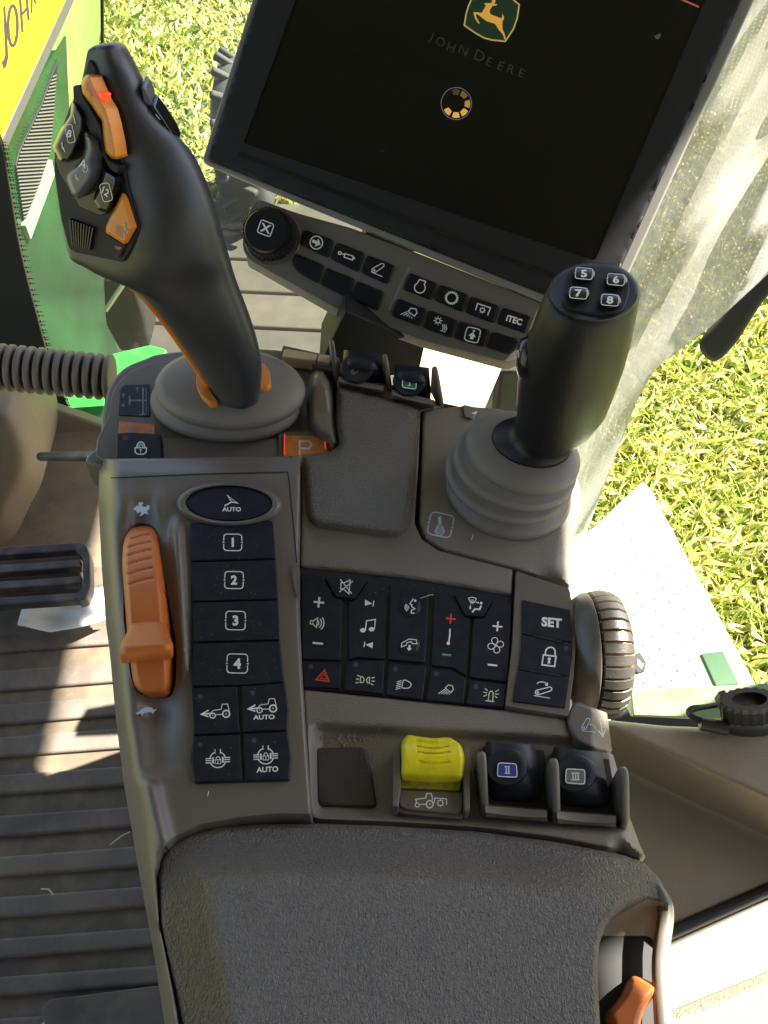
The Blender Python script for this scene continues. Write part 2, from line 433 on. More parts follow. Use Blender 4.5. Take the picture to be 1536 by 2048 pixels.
# --- left panel (throttle and button pad)
lp = [(203, 918), (600, 912), (599, 1000), (596, 1128), (598, 1240), (604, 1364), (616, 1543), (623, 1631), (560, 1629), (480, 1637), (400, 1652), (350, 1675), (321, 1703), (311, 1750), (318, 1848), (348, 1994), (357, 2048), (369, 2110),
      (342, 2110), (329, 2048), (310, 1921), (277, 1738), (248, 1570), (232, 1440), (219, 1300), (212, 1250), (203, 1130), (197, 1000), (198, 940)]
slot = rnd([(250, 1062), (270, 1044), (312, 1050), (318, 1090), (352, 1290), (352, 1365), (343, 1398), (280, 1392), (262, 1362), (246, 1230)], 22)
LX = np.array([[900, 199], [1000, 197], [1130, 203], [1250, 212], [1300, 219], [1440, 232], [1570, 248], [1738, 277], [1921, 310], [2048, 329], [2120, 343]], float)
def zlp(x, y, d):
    e = x-np.interp(y, LX[:, 0], LX[:, 1])
    z = .0100-.024*clip01(1-e/46)**2.2
    z = z-.0012*clip01(1-d/5)**2*(e > 20)
    z = z-.003*sm((952-y)/36)
    w = sm((y-985)/70)*sm((1500-y)/110)
    xc = 292+(y-1200)*.09
    z = z-.0075*np.exp(-((x-xc)/46)**2)*w
    z = z+.0042*np.exp(-((x-(352+(y-1050)*.06))/11)**2)*sm((y-1025)/40)*sm((1368-y)/50)
    z = z+.0022*np.exp(-((x-252)/14)**2)*np.exp(-((y-1020)/32)**2)+.0022*np.exp(-((x-318)/14)**2)*np.exp(-((y-1015)/32)**2)
    xr = 300+(y-1570)*.22
    z = z+.0045*np.exp(-((x-xr)/19)**2)*sm((y-1556)/16)*sm((1720-y)/50)
    z = z-.004*np.exp(-((x-(310+(y-1450)*.1))/40)**2)*sm((y-1400)/40)*sm((1556-y)/30)
    return z
panel = relief('left_panel', rnd(lp, [5]+[6]*28, 3), DECK, zlp, 'shell', console, holes=[slot], res=6, skirt=.035, hole_skirt=.03)
Ink(ID, DECK, .0102).st([(222, 956), (400, 948), (575, 944), (578, 960), (594, 1126)], 2.2).done('panel_seam', panel, 'gap')
# lip beside the seam
slab('panel_edge_clip', rnd(zJ([(1240, 60), (1262, 25), (1284, 25), (1284, 215), (1268, 225), (1250, 140)]), 2), DECK, .0115, .004, 'shell', console, .0008)
rab = Ink(zI, DECK, .0132)
rab.fill([(265, 1163), (285, 1142), (302, 1140), (295, 1128), (305, 1118), (330, 1123), (318, 1136), (322, 1146), (345, 1150), (352, 1135), (366, 1140), (366, 1158), (350, 1175), (360, 1195), (335, 1188), (322, 1200), (300, 1206), (318, 1186), (305, 1180), (290, 1190), (285, 1172)])
rab.done('hare_mark', panel, 'prtb')
tur = Ink(zJ, DECK, .0062)
tur.fill([(282, 940), (300, 930), (318, 915), (345, 903), (375, 905), (392, 920), (412, 914), (395, 930), (388, 945), (375, 934), (335, 938), (318, 960), (315, 942), (290, 950)])
tur.done('tortoise_mark', panel, 'prtb')

def button(name, pts, pl, top, bot, m='navy', parent=None, bevel=.0006, r=3, label=None):
    return slab(name, rnd(pts, r, 3), pl, top, bot, m, parent or console, bevel, 3, label)
slab('pad_bed', rnd([(379, 1046), (546, 1040), (553, 1118), (560, 1282), (570, 1366), (578, 1420), (576, 1460), (583, 1511), (580, 1562), (388, 1567), (380, 1517), (386, 1466), (383, 1348), (381, 1122)], 6), DECK, .0108, .004, 'navy2', console, .0006)
T = .0124
b1 = button('button', [(381, 1049), (546, 1043), (551, 1115), (383, 1121)], DECK, T, .008)
b2 = button('button', [(383, 1125), (551, 1119), (555, 1197), (385, 1202)], DECK, T, .008)
b3 = button('button', [(385, 1205), (555, 1200), (559, 1278), (385, 1283)], DECK, T, .008)
b4 = button('button', [(385, 1287), (559, 1282), (567, 1362), (500, 1369), (383, 1371), (383, 1345)], DECK, T, .008)
b5 = button('button', [(383, 1376), (474, 1373), (479, 1464), (388, 1468)], DECK, T, .008)
b6 = button('button', [(482, 1372), (569, 1367), (576, 1420), (574, 1459), (486, 1463)], DECK, T, .008)
b7 = button('button', [(388, 1473), (479, 1469), (484, 1560), (390, 1564), (383, 1517)], DECK, T, .008)
b8 = button('button', [(487, 1468), (574, 1464), (581, 1511), (578, 1558), (491, 1560)], DECK, T, .008)
PT = T+.00008
for b_, d, cx, cy, w, h in ((b1, '1', 465.5, 1084.7, 36, 33), (b2, '2', 468, 1160, 37, 34), (b3, '3', 471, 1241, 39, 37), (b4, '4', 474.6, 1327, 41, 38)):
    Ink(ID, DECK, PT).frame(cx, cy, w, h, 2.0, 8, 1, gap=.1).txt(d, cx, cy, h*.56, bold=.045).done('icon', b_, 'prt')
def tractor_arrow(ink, ox, oy):
    t = lambda P: [(x+ox, y+oy) for x, y in P]
    ink.st(t([(300, 520), (325, 495), (435, 478), (450, 408), (525, 405), (548, 500)]), 11)
    ink.ring(505+ox, 542+oy, 48, 48, 20); ink.disc(505+ox, 542+oy, 10)
    ink.ring(316+ox, 566+oy, 38, 36, 16); ink.disc(316+ox, 566+oy, 8)
    ink.st(t([(360, 552), (450, 550)]), 11)
    ink.arrow((320+ox, 535+oy), (150+ox, 548+oy), 22, 10, 60); ink.st(t([(258, 492), (160, 548), (258, 582)]), 20)
tractor_arrow(i := Ink(zD, DECK, PT), 0, 0); i.done('icon', b5)
i = Ink(zD, DECK, PT); tractor_arrow(i, 655, -75); i.txt('AUTO', 1032, 588, 66, dx=(1, -.035), width=300, bold=.03); i.done('icon', b6)
def diff_lock(ink, ox, oy):
    c = (388+ox, 1185+oy)
    ink.st([(350+ox, 1040+oy), (350+ox, 1090+oy)]+[(c[0]+112*math.cos(R(a)), c[1]+112*math.sin(R(a))) for a in range(-112, -170, -8)], 15)
    ink.st([(425+ox, 1035+oy), (425+ox, 1085+oy)]+[(c[0]+112*math.cos(R(a)), c[1]+112*math.sin(R(a))) for a in range(-68, -10, 8)], 15)
    ink.arc(c[0], c[1], 112, 108, 20, 160, 15, 16)
    for dy in (-18, 10, 42):
        ink.st([(218+ox, 1188+dy+oy), (300+ox, 1184+dy+oy)], 14); ink.st([(478+ox, 1172+dy+oy), (560+ox, 1168+dy+oy)], 14)
    ink.st([(322+ox, 1150+oy), (322+ox, 1235+oy)], 24); ink.st([(458+ox, 1140+oy), (458+ox, 1225+oy)], 24)
    ink.st([(352+ox, 1185+oy), (430+ox, 1182+oy), (430+ox, 1238+oy), (352+ox, 1238+oy)], 9, True)
    ink.arc(391+ox, 1182+oy, 28, 44, 180, 360, 11, 8); ink.st([(391+ox, 1195+oy), (391+ox, 1230+oy)], 10)
i = Ink(zD, DECK, PT); diff_lock(i, 0, 0); i.done('icon', b7)
i = Ink(zD, DECK, PT); diff_lock(i, 668, -52); i.txt('AUTO', 1080, 1318, 78, dx=(1, -.04), width=305, bold=.03); i.done('icon', b8)
for b_, p in ((b5, (145, 300)), (b6, (875, 245)), (b7, (145, 975)), (b8, (895, 915))):
    Ink(zD, DECK, PT).disc(*p, 34).done('indicator', b_, 'led')
# oval auto-steer button
rings_px('oval_bezel', [(458, 1009, 106, 45, .0095, 1), (458, 1008, 103, 43, .0125, 1), (458, 1007, 97, 40, .0140, 1), (458, 1007, 90, 37, .0138, 1), (458, 1007, 86, 35, .0118, 1)], 'shell', console, cap=False)
ob = rings_px('oval_button', [(458, 1007, 86, 35, .010, 1), (458, 1007, 85, 34.5, .0122, 1), (458, 1007, 82, 33, .0128, 1), (458, 1007, 60, 24, .0129, 1)], 'navy', console, smooth=35)
i = Ink(zI, DECK, .01298); i.st([(826, 1142), (872, 1117), (908, 1126), (846, 1079), (868, 1112)], 8).txt('AUTO', 870, 1163, 27, width=116, bold=.03); i.done('icon', ob)

# --- centre panel and its padded hand rest
cp = [(603, 914), (664, 905), (684, 885), (674, 775), (672, 735), (790, 775), (884, 815), (841, 824), (836, 940), (829, 1046), (843, 1079), (876, 1101), (1025, 1140), (1023, 1189), (930, 1171), (800, 1151), (700, 1140), (601, 1131), (603, 1000)]
def zcp(x, y, d): return 0*x+.0005-.0010*clip01(1-d/4)**2+.0025*sm((1140-y)/90)*0
relief('centre_panel', rnd(cp, 3, 2), DECK, zcp, 'deck', console, res=14, skirt=.02)
hp = zH([(380, 470), (640, 525), (890, 600), (885, 760), (865, 1050), (835, 1300), (800, 1365), (740, 1392), (640, 1380), (250, 1325), (205, 1285), (190, 1230), (165, 890), (345, 868), (395, 830), (372, 690)])
def zhp(x, y, d): return .0012+.0062*(1-clip01(1-d/16)**2.2)+.0015*sm(d/90)
relief('hand_rest_pad', rnd(hp, [6, 4, 10, 4, 4, 10, 14, 14, 8, 14, 14, 8, 4, 8, 8, 4], 4), DECK, zhp, 'leather2', console, res=5, skirt=.008)
hw = zH([(190, 560), (215, 400), (255, 365), (300, 372), (345, 440), (365, 560), (375, 700), (398, 825), (345, 866), (320, 800), (250, 760), (205, 700)])
def zhw(x, y, d): return -.004+.017*(1-clip01(1-d/14)**2)*(.55+.45*sm((830-y)/70))
relief('hand_rest_side', rnd(hw, 5, 3), DECK, zhw, 'shell', console, res=5, skirt=.02)

# --- joystick panel
jp = [(846, 822), (925, 812), (1000, 818), (1080, 845), (1135, 900), (1160, 975), (1164, 1022), (1146, 1072), (1138, 1120), (1141, 1174), (1034, 1138), (885, 1098), (852, 1078), (838, 1046), (843, 930)]
def zjp(x, y, d):
    r_ = sm((x-1050)/90)
    return .0006-.0010*clip01(1-d/4)**2-.010*clip01(1-d/26)**2*r_
relief('joystick_panel', rnd(jp, 6, 3), DECK, zjp, 'deck', console, res=9, skirt=.03)
i = Ink(zH, DECK, .0008); i.frame(1018, 1320, 145, 140, 8, 40, 12).fill([(1000, 1275), (1018, 1265), (1025, 1312), (1005, 1318)])
for k in range(5): i.arc(1012, 1310+k*3, 16+k*5, 16+k*12, 30, 150, 7, 6)
i.done('joystick_symbol', console, 'prtb')
slab('warning_tag', rnd(zH([(1150, 585), (1165, 580), (1250, 600), (1215, 670), (1165, 655)]), 3), DECK, .0016, -.003, 'deck', console, .0005)
Ink(zH, DECK, .0018).st([(1152, 590), (1162, 655), (1205, 670)], 8).done('tag_outline', console, 'gap')
Ink(zH, DECK, .0018).fill([(1205, 633), (1245, 622), (1232, 642)]).done('tag_arrow', console, 'prt')

# --- climate and radio key panel
slab('key_panel', rnd(zA([(55, 90)])+[(700, 1145)]+[(850, 1163)]+zB([(1390, 262), (1360, 800), (1332, 1290), (1292, 1570), (0, 1442)])+zA([(100, 1512), (75, 1000), (60, 500)]), 2), DECK, -.0012, -.01, 'navy2', console, .0004)
KT = .0004; KP = KT+.00008
kb = lambda pts, r=3: button('button', pts, DECK, KT, -.004, r=r, bevel=.0007)
k_mute = button('button', zA([(350, 195), (850, 232), (705, 450), (482, 430)]), DECK, KT+.0008, -.004, bevel=.0006)
k_vol = kb(zA([(78, 185), (330, 203), (462, 445), (555, 470), (535, 1180), (88, 1165)]))
k_mus = kb(zA([(865, 252), (1085, 270), (1060, 1165), (720, 1145), (640, 1180), (630, 490), (715, 470)]))
k_voi = kb(zA([(1130, 275)])+zB([(400, 180), (358, 1030)])+zA([(1095, 1172)]))
k_tmp = kb(zB([(470, 195), (672, 222), (818, 490), (885, 510), (845, 1190), (695, 1095), (430, 1062)]))
k_fan = kb(zB([(1155, 312), (1375, 352), (1328, 1262), (880, 1205), (928, 510), (1045, 505)]))
k_def = button('button', zB([(695, 220), (1148, 292), (1042, 488), (828, 472)]), DECK, KT+.0008, -.004, bevel=.0006)
k_haz = kb(zA([(88, 1200), (545, 1225), (530, 1515), (103, 1495)]))
k_prk = kb(zA([(605, 1225), (705, 1172), (1055, 1195), (1040, 1580), (575, 1530)]))
k_low = kb(zA([(1110, 1205)])+zB([(370, 1090), (325, 1470)])+zA([(1078, 1590)]))
k_wrk = kb(zB([(425, 1105), (690, 1128), (838, 1225), (808, 1515), (368, 1475)]))
k_bea = kb(zB([(890, 1245), (1322, 1290), (1285, 1560), (842, 1520)]))
def plus(ink, x, y, s, w, sk=.1): return ink.st([(x-s, y-s*sk), (x+s, y+s*sk)], w).st([(x+s*sk, y-s), (x-s*sk, y+s)], w)
i = Ink(zA, DECK, KP); plus(i, 282, 500, 62, 24)
i.st([(208, 978), (332, 990)], 24); i.st([(185, 715), (215, 718), (268, 685), (255, 798), (212, 757), (180, 755)], 11, True); i.st([(215, 718), (210, 757)], 8)
for k, r_ in enumerate((46, 78, 108)): i.arc(235, 742, r_, r_*.98, -40+k*2, 48, 13, 8)
i.done('icon', k_vol, 'prtc')
i = Ink(zA, DECK, KP+.0008); i.st([(545, 268), (580, 270), (652, 235), (637, 400), (575, 345), (540, 340)], 12, True).st([(535, 228), (672, 400)], 11).st([(685, 248), (525, 378)], 11); i.done('icon', k_mute, 'prtc')
i = Ink(zA, DECK, KP); i.fill([(828, 468), (915, 515), (826, 540)]).st([(932, 478), (922, 550)], 12)
i.fill([(922, 970), (832, 1000), (915, 1044)]).st([(825, 962), (815, 1030)], 12)
i.st([(832, 830), (845, 718), (950, 702), (938, 815)], 13); i.disc(803, 830, 34, 26).disc(905, 818, 34, 26); i.done('icon', k_mus, 'prt')
for c_ in (zB([(180, 370)])[0], zB([(165, 822)])[0]):
    rings_px('dimple', [(c_[0], c_[1], 22, 22, KT-.0002, 0), (c_[0], c_[1], 21, 21, KT+.0004, 0), (c_[0], c_[1], 14, 14, KT+.0009, 0), (c_[0], c_[1], 5, 5, KT+.0011, 0)], 'navy', k_voi, n=28)
i = Ink(zB, DECK, KT+.0013); i.st([(218, 278), (175, 342), (200, 352), (195, 372), (235, 398), (195, 415), (190, 448), (232, 452)], 11).disc(238, 304, 15)
for k, r_ in enumerate((22, 42, 62)): i.arc(180, 380, r_, r_*.9, 125, 225, 10, 6)
i.st([(75, 850), (80, 805), (165, 758), (248, 765), (262, 812), (205, 812), (195, 788), (140, 800), (132, 830)], 10, True).arrow((172, 828), (165, 898), 24, 32, 36); i.done('icon', k_voi, 'prt')
i = Ink(zB, DECK, KP); plus(i, 658, 516, 58, 20); i.done('icon_plus', k_tmp, 'red')
Ink(zB, DECK, KP).st([(555, 938), (665, 948)], 22).done('icon_minus', k_tmp, 'blue')
i = Ink(zB, DECK, KP); i.st([(640, 790), (645, 640), (655, 640), (652, 720), (637, 790)], 9).disc(630, 806, 21).st([(648, 700), (634, 800)], 18); i.done('icon', k_tmp, 'prt')
i = Ink(zB, DECK, KP); plus(i, 1212, 607, 58, 20); i.st([(1095, 1058), (1208, 1070)], 22)
for a in (0, 90, 180, 270):
    c, s_ = math.cos(R(a+8)), math.sin(R(a+8)); q = [(0, 0), (15, -55), (-5, -88), (-45, -80), (-55, -45), (-30, -12)]
    i.st(cat([(1190+x*c-y*s_, 830+x*s_+y*c) for x, y in q], 4, True), 10, True)
i.done('icon', k_fan, 'prt')
i = Ink(zB, DECK, KP+.0008); i.st([(868, 272), (915, 262), (962, 278), (935, 325), (892, 320)], 10, True)
for k in (900, 914, 928): i.st([(k, 290), (k-4, 345)], 6)
i.disc(1018, 332, 16).st([(1018, 362), (1000, 405), (945, 402), (912, 440)], 20).arrow((890, 360), (888, 408), 14, 16, 24).arrow((955, 322), (995, 330), 12, 14, 18); i.done('icon', k_def, 'prt')
i = Ink(zA, DECK, KP); i.st([(350, 1298), (403, 1435), (250, 1415)], 14, True).st([(346, 1338), (372, 1408), (300, 1398)], 9, True); i.done('icon', k_haz, 'red')
i = Ink(zA, DECK, KP)
i.st([(775, 1378), (800, 1380), (818, 1410), (805, 1445), (770, 1448)], 11, True).st([(882, 1385), (860, 1390), (842, 1420), (855, 1450), (878, 1455)], 11, True)
for a, b in (((735, 1362), (765, 1374)), ((720, 1406), (755, 1410)), ((715, 1452), (750, 1447)), ((905, 1395), (942, 1385)), ((905, 1430), (942, 1432)), ((895, 1462), (925, 1476))): i.st([a, b], 12)
i.done('icon', k_prk, 'prtc')
i = Ink(zA, DECK, KP); i.st(cat([(1285, 1420), (1340, 1435), (1372, 1470), (1345, 1510), (1268, 1510), (1270, 1465)], 4, True), 11, True)
for k in range(5): i.st([(1205-k*4, 1440+k*22), (1258-k*3, 1424+k*22)], 10)
i.done('icon', k_low, 'prtc')
i = Ink(zB, DECK, KP); i.st([(592, 1335), (630, 1298), (678, 1308), (690, 1350), (660, 1390)], 11, True)
for k in range(5): i.st([(590+k*14, 1350+k*12), (512+k*32, 1402+k*3)], 9)
i.done('icon', k_wrk, 'prtc')
i = Ink(zB, DECK, KP); i.st([(1068, 1484), (1172, 1496)], 12).st([(1102, 1482), (1112, 1400), (1125, 1375), (1145, 1372), (1160, 1390), (1155, 1486)], 11)
for a, b in (((1062, 1338), (1095, 1368)), ((1045, 1385), (1090, 1392)), ((1045, 1435), (1088, 1415)), ((1225, 1355), (1185, 1382)), ((1228, 1408), (1182, 1405)), ((1208, 1452), (1178, 1428))): i.st([a, b], 10)
i.done('icon', k_bea, 'prtc')
for b_, zm, p in ((k_haz, zA, (188, 1260)), (k_prk, zA, (718, 1236)), (k_low, zA, (1186, 1288)), (k_wrk, zB, (488, 1165)), (k_bea, zB, (958, 1315))):
    Ink(zm, DECK, KP).disc(*p, 30).done('indicator', b_, 'led')

# --- block with SET and lock keys
sf = [(1032, 1141), (1140, 1177), (1148, 1222), (1152, 1290), (1148, 1350), (1137, 1433), (1010, 1412), (1024, 1290)]
slab('key_block', rnd(sf, [3, 6, 8, 10, 10, 4, 3, 10]), DECK, .0016, -.012, 'shell', console, .0016)
c1 = zC([(155, 180), (740, 302), (768, 520), (775, 700), (150, 600)]); c2 = zC([(148, 612), (774, 714), (765, 900), (735, 1118), (100, 1040), (135, 850)]); c3 = zC([(98, 1052), (733, 1132), (680, 1508), (38, 1428)])
kk = [button('button', c, DECK, .0026, -.001, bevel=.0006, r=2) for c in (c1, c2, c3)]
for (x0, y0, x1, y1) in ((265, 605, 650, 705), (225, 1045, 625, 1110)):
    i = Ink(zC, DECK, .00275); i.st([(x0, y0), (x1, y1)], 46); i.done('pill_groove', console, 'gloss')
    i = Ink(zC, DECK, .0028); i.st([(x0+8, y0+3), (x1-8, y1-3)], 30); i.done('pill_inlay', console, 'navy2')
KS = .00268
Ink(zC, DECK, KS).txt('SET', 512, 460, 118, dx=(1, .10), dy=(.03, -1), width=250, bold=.045).done('icon', kk[0])
i = Ink(zC, DECK, KS); i.st([(410, 858), (565, 878), (548, 1000), (393, 980)], 18, True).st([(432, 855), (440, 800)]+[(498+58*math.cos(R(a)), 820+55*math.sin(R(a))) for a in range(200, 360, 20)]+[(555, 870)], 17)
i.disc(482, 908, 20).fill([(474, 915), (490, 917), (496, 966), (458, 962)]); i.done('icon', kk[1])
def bar_icon(i, a, b, r_, lw):
    a = Vector(a); b = Vector(b); d = (b-a).normalized(); n = Vector((-d.y, d.x)); an = math.degrees(math.atan2(d.y, d.x))
    P = [tuple(a+Vector((math.cos(R(an+t)), math.sin(R(an+t))))*r_) for t in range(90, 271, 20)]+[tuple(b+Vector((math.cos(R(an+t)), math.sin(R(an+t))))*r_*.8) for t in range(-90, 91, 20)]
    i.st(P, lw, True); i.ring(a.x, a.y, r_*.35, r_*.35, lw*.8, 14)
i = Ink(zC, DECK, KS); bar_icon(i, (342, 1320), (490, 1278), 30, 13); i.st([(292, 1358), (490, 1390)], 9).arc(390, 1245, 75, 55, 215, 330, 11, 8).fill([(465, 1245), (425, 1228), (468, 1195)]); i.done('icon', kk[2])
Ink(zC, DECK, KS).disc(690, 778, 30).done('indicator', kk[1], 'led')

# --- lower deck with the switch row
ld = [(606, 1379), (700, 1389), (850, 1404), (1010, 1421), (1132, 1439), (1137, 1462), (1150, 1485), (1174, 1500), (1226, 1508), (1240, 1560), (1256, 1625), (1280, 1690), (1292, 1716), (1240, 1700), (1100, 1674), (950, 1655), (800, 1645), (640, 1639), (624, 1634), (617, 1543)]
def zld(x, y, d):
    g = sm((y-(1440+(x-620)*.055))/26)*sm((1640+(x-620)*.05-y)/30)*sm((x-615)/30)*sm((1262-x)/20)
    return -.0008-.0065*g-.0010*clip01(1-d/4)**2-.010*clip01(1-d/30)**2*sm((x-1215)/30)
relief('lower_deck', rnd(ld, 4, 2), DECK, zld, 'deck', console, res=5, skirt=.03)
slab('blank_cover', rnd(zK([(62, 205), (295, 202), (342, 470), (75, 462)]), 16), DECK, -.0052, -.012, 'blank', console, .0018)
for q in ([(966, 1492), (1088, 1500), (1108, 1642), (970, 1630)], [(1104, 1506), (1218, 1518), (1244, 1656), (1112, 1646)]): slab('lever_pocket', q, DECK, -.0055, -.012, 'gap', console, .0003)
# wheel mount plate with the depth symbol
wp = zC([(712, 1598), (780, 1440), (860, 1440), (1000, 1500), (1192, 1572), (1258, 2050), (1110, 2020), (930, 1985), (820, 1915), (735, 1790), (705, 1680)])
def zwp(x, y, d): return .0018-.0014*clip01(1-d/6)**2-.012*sm((x-1178)/45)**1.5
pw = relief('wheel_mount_plate', rnd(wp, [3, 6, 6, 6, 4, 6, 6, 8, 8, 8, 6], 3), DECK, zwp, 'shell', console, res=5, skirt=.03)
i = Ink(zC, DECK, .0021); bar_icon(i, (908, 1750), (960, 1660), 28, 11); i.st([(880, 1792), (1055, 1808)], 8).st(cat([(1062, 1785), (1040, 1735), (990, 1708)], 5), 9).fill([(975, 1705), (1010, 1700), (995, 1732)]); i.done('depth_symbol', pw, 'prtb')
i = Ink(zC, DECK, .0012); i.st([(1105, 1640), (1140, 1850)], 16).st([(1085, 1785), (1142, 1862), (1172, 1772)], 16); i.done('down_arrow', pw, 'prt')

# --- divider fins of the hydraulic levers (front pair and rear pair)
def fin(p_back, p_front, hgt, th=.0015, zb=-.006, arch=.5, name='divider_fin'):
    A = DECK.at(*p_back, zb); B = DECK.at(*p_front, zb); d = (B-A); L = d.length; d.normalize(); n = Vector((-d.y, d.x, 0))
    prof = rnd([(0, 0), (0, hgt*.92), (L*.14, hgt), (L*.34, hgt*.90), (L*.97, hgt*.30), (L, hgt*.2), (L, 0)], [0, .003, .003, .004, .002, .002, 0], 3)
    rr = [[A+d*x+Vector((0, 0, z))+n*o for x, z in (inset(prof[::-1], .0005)[::-1] if abs(o) > th*.6 else prof)] for o in (-th, -th*.55, th*.55, th)]
    return loft(name, rr, 'shell', console, True, smooth=50)
for p0, p1 in (((953, 1540), (968, 1634)), ((1090, 1553), (1110, 1650)), ((1222, 1570), (1246, 1660))): fin(p0, p1, .024)
for p0, p1 in (((665, 728), (676, 770)), ((768, 758), (781, 795)), ((864, 782), (883, 820))): fin(p0, p1, .022, .0013, -.004)
def lever_thing(label, tile_m, icon, c, w, lip, back, group):
    "navy paddle with a coloured tile, and a grey front lip"
    t = thing('hydraulic_lever', label, 'control lever', tuple(DECK.at(c[0], c[1], -.01)), group)
    return t
def hyd(label, body, lip, tile, tilem, ic, ztop, zlow, ripx=1):
    c = body[0]; t = thing('hydraulic_lever', label, 'control lever', tuple(DECK.at(*lip[0], -.008)))
    (x0, y0), (x1, y1), (x2, y2), (x3, y3) = body       # back-left, back-right, front-right, front-left
    rows = []
    for k in range(9):
        s_ = k/8; z = ztop+(zlow-ztop)*s_+.006*math.sin(math.pi*s_)
        a = Vector((x0, y0)).lerp(Vector((x3, y3)), s_); b = Vector((x1, y1)).lerp(Vector((x2, y2)), s_); row = []
        for j in range(13):
            u = j/12; p = a.lerp(b, u); edge = 1-(2*u-1)**6; row.append(DECK.at(p.x, p.y, z-.004*(1-edge)+.0022*math.sin(math.pi*u)))
        rows.append(row)
    vs_ = [p for r_ in rows for p in r_]; n = len(vs_); fs = []
    for r_ in range(8):
        for j in range(12): fs.append((r_*13+j, r_*13+j+1, r_*13+j+14, r_*13+j+13))
    loop = list(range(13))+[r_*13+12 for r_ in range(1, 9)]+[8*13+j for j in range(11, -1, -1)]+[r_*13 for r_ in range(7, 0, -1)]
    for i_ in loop: vs_.append(Vector((vs_[i_].x, vs_[i_].y, -.012)))
    for a in range(len(loop)): b = (a+1) % len(loop); fs.append((loop[a], loop[b], n+b, n+a))
    p = link('paddle', vs_, fs, 'navy2', t, 50); fixn(p)
    cx = sum(q[0] for q in tile)/4; cy = sum(q[1] for q in tile)/4
    # raised round thumb pad and tile follow the local slope of the paddle
    s_ = (cy-y0)/(y3-y0); zc = ztop+(zlow-ztop)*s_+.006*math.sin(math.pi*s_)+.0022
    q0 = DECK.at(cx, cy-10, zc+(ztop-zlow)*10/(y3-y0)*.5); q1 = DECK.at(cx, cy+10, zc-(ztop-zlow)*10/(y3-y0)*.5); q2 = DECK.at(cx+20, cy, zc)
    tp = thru(q0, q1, q2)
    rr = [[tp.at(x, y, l) for x, y in ell(cx, cy-(6 if ripx > .9 else 4), 43*ripx*k, 38*ripx*k, 28)] for k, l in ((1, -.004), (.99, .0005), (.93, .0013), (.6, .0011))]
    loft('thumb_pad', rr, 'navy2', t, smooth=60)
    if tilem:
        tl = slab('tile', rnd(tile, 5), tp, .0022, .0005, tilem, t, .0004)
        i = Ink(ID, tp, .0023); w = tile[1][0]-tile[0][0]
        i.st(rnd([(cx+(a-cx)*.93, cy+(b-cy)*.90) for a, b in tile], 6), 1.8, True)
        n_ = {'I': 1, 'II': 2, 'III': 3}[ic]; sp = w*.13; hh = w*.17
        for k in range(n_): i.st([(cx+(k-(n_-1)/2)*sp, cy-hh), (cx+(k-(n_-1)/2)*sp+.6, cy+hh)], 2)
        wd_ = sp*(n_-1)/2+3
        i.st([(cx-wd_, cy-hh), (cx+wd_, cy-hh)], 1.6).st([(cx-wd_, cy+hh), (cx+wd_, cy+hh)], 1.6); i.done('numeral', tl, 'prt')
    else:
        i = Ink(ID, tp, .0013); bar_icon(i, (707, 744), (720, 733), 4.5, 1.4); i.done('icon', p, 'prtd')
    # lip
    (l0, l1, l2, l3) = lip
    rr = []
    for s_ in np.linspace(0, 1, 13):
        a = Vector(l0).lerp(Vector(l1), s_); b = Vector(l3).lerp(Vector(l2), s_); bow = (1-(2*s_-1)**2)
        k = .75+.25*(1-(2*s_-1)**8); za = max(zlow, -.003)+.0050+.002*(1-bow)
        ring = [(a, za-.004), (a.lerp(b, .12), za-.0004), (a.lerp(b, .62+.12*bow), za+.0004*k), (b, za-.0022-.001*bow), (b.lerp(a, .1), za-.010), (a, za-.010)]
        rr.append([DECK.at(q.x, q.y, zz) for q, zz in ring])
    loft('front_lip', rr, 'shell', t, smooth=35)
    return t
hyd('dark paddle lever with blue tile marked II beside yellow switch', [(972, 1484), (1070, 1490), (1085, 1600), (975, 1598)], [(970, 1608), (1093, 1618), (1095, 1644), (972, 1634)], [(995, 1524), (1034, 1526), (1036, 1556), (993, 1554)], 'tileb', 'II', .005, -.0045)
hyd('dark paddle lever with grey tile marked III at row end', [(1108, 1494), (1204, 1505), (1222, 1614), (1112, 1606)], [(1113, 1620), (1232, 1629), (1232, 1655), (1116, 1647)], [(1131, 1536), (1171, 1538), (1171, 1570), (1130, 1567)], 'tileh', 'III', .005, -.0045)
hyd('dark paddle lever with slanted bar symbol below display keypad', [(688, 700), (760, 706), (768, 760), (682, 752)], [(677, 752), (768, 772), (766, 786), (676, 768)], [(704, 734), (724, 734), (724, 748), (704, 748)], None, '', .010, .002, .78)
hyd('dark paddle lever with green tile marked I below display keypad', [(790, 728), (858, 735), (862, 785), (786, 776)], [(784, 778), (869, 800), (868, 816), (783, 796)], [(805, 753), (834, 756), (833, 780), (803, 775)], 'tileg', 'I', .010, .002, .78)
# small cream keys at the front edge
slab('front_key', rnd(zH([(58, 235), (262, 268), (248, 312), (42, 285)]), 4), DECK, .002, -.006, 'cream', console, .001)
slab('front_key', rnd(zH([(272, 268), (345, 278), (340, 325), (256, 312)]), 3), DECK, .002, -.006, 'cream', console, .001)
slab('front_key_bed', rnd([(562, 702), (566, 690), (680, 715), (676, 745), (640, 735)], 3), DECK, -.001, -.012, 'shell', console, .001)

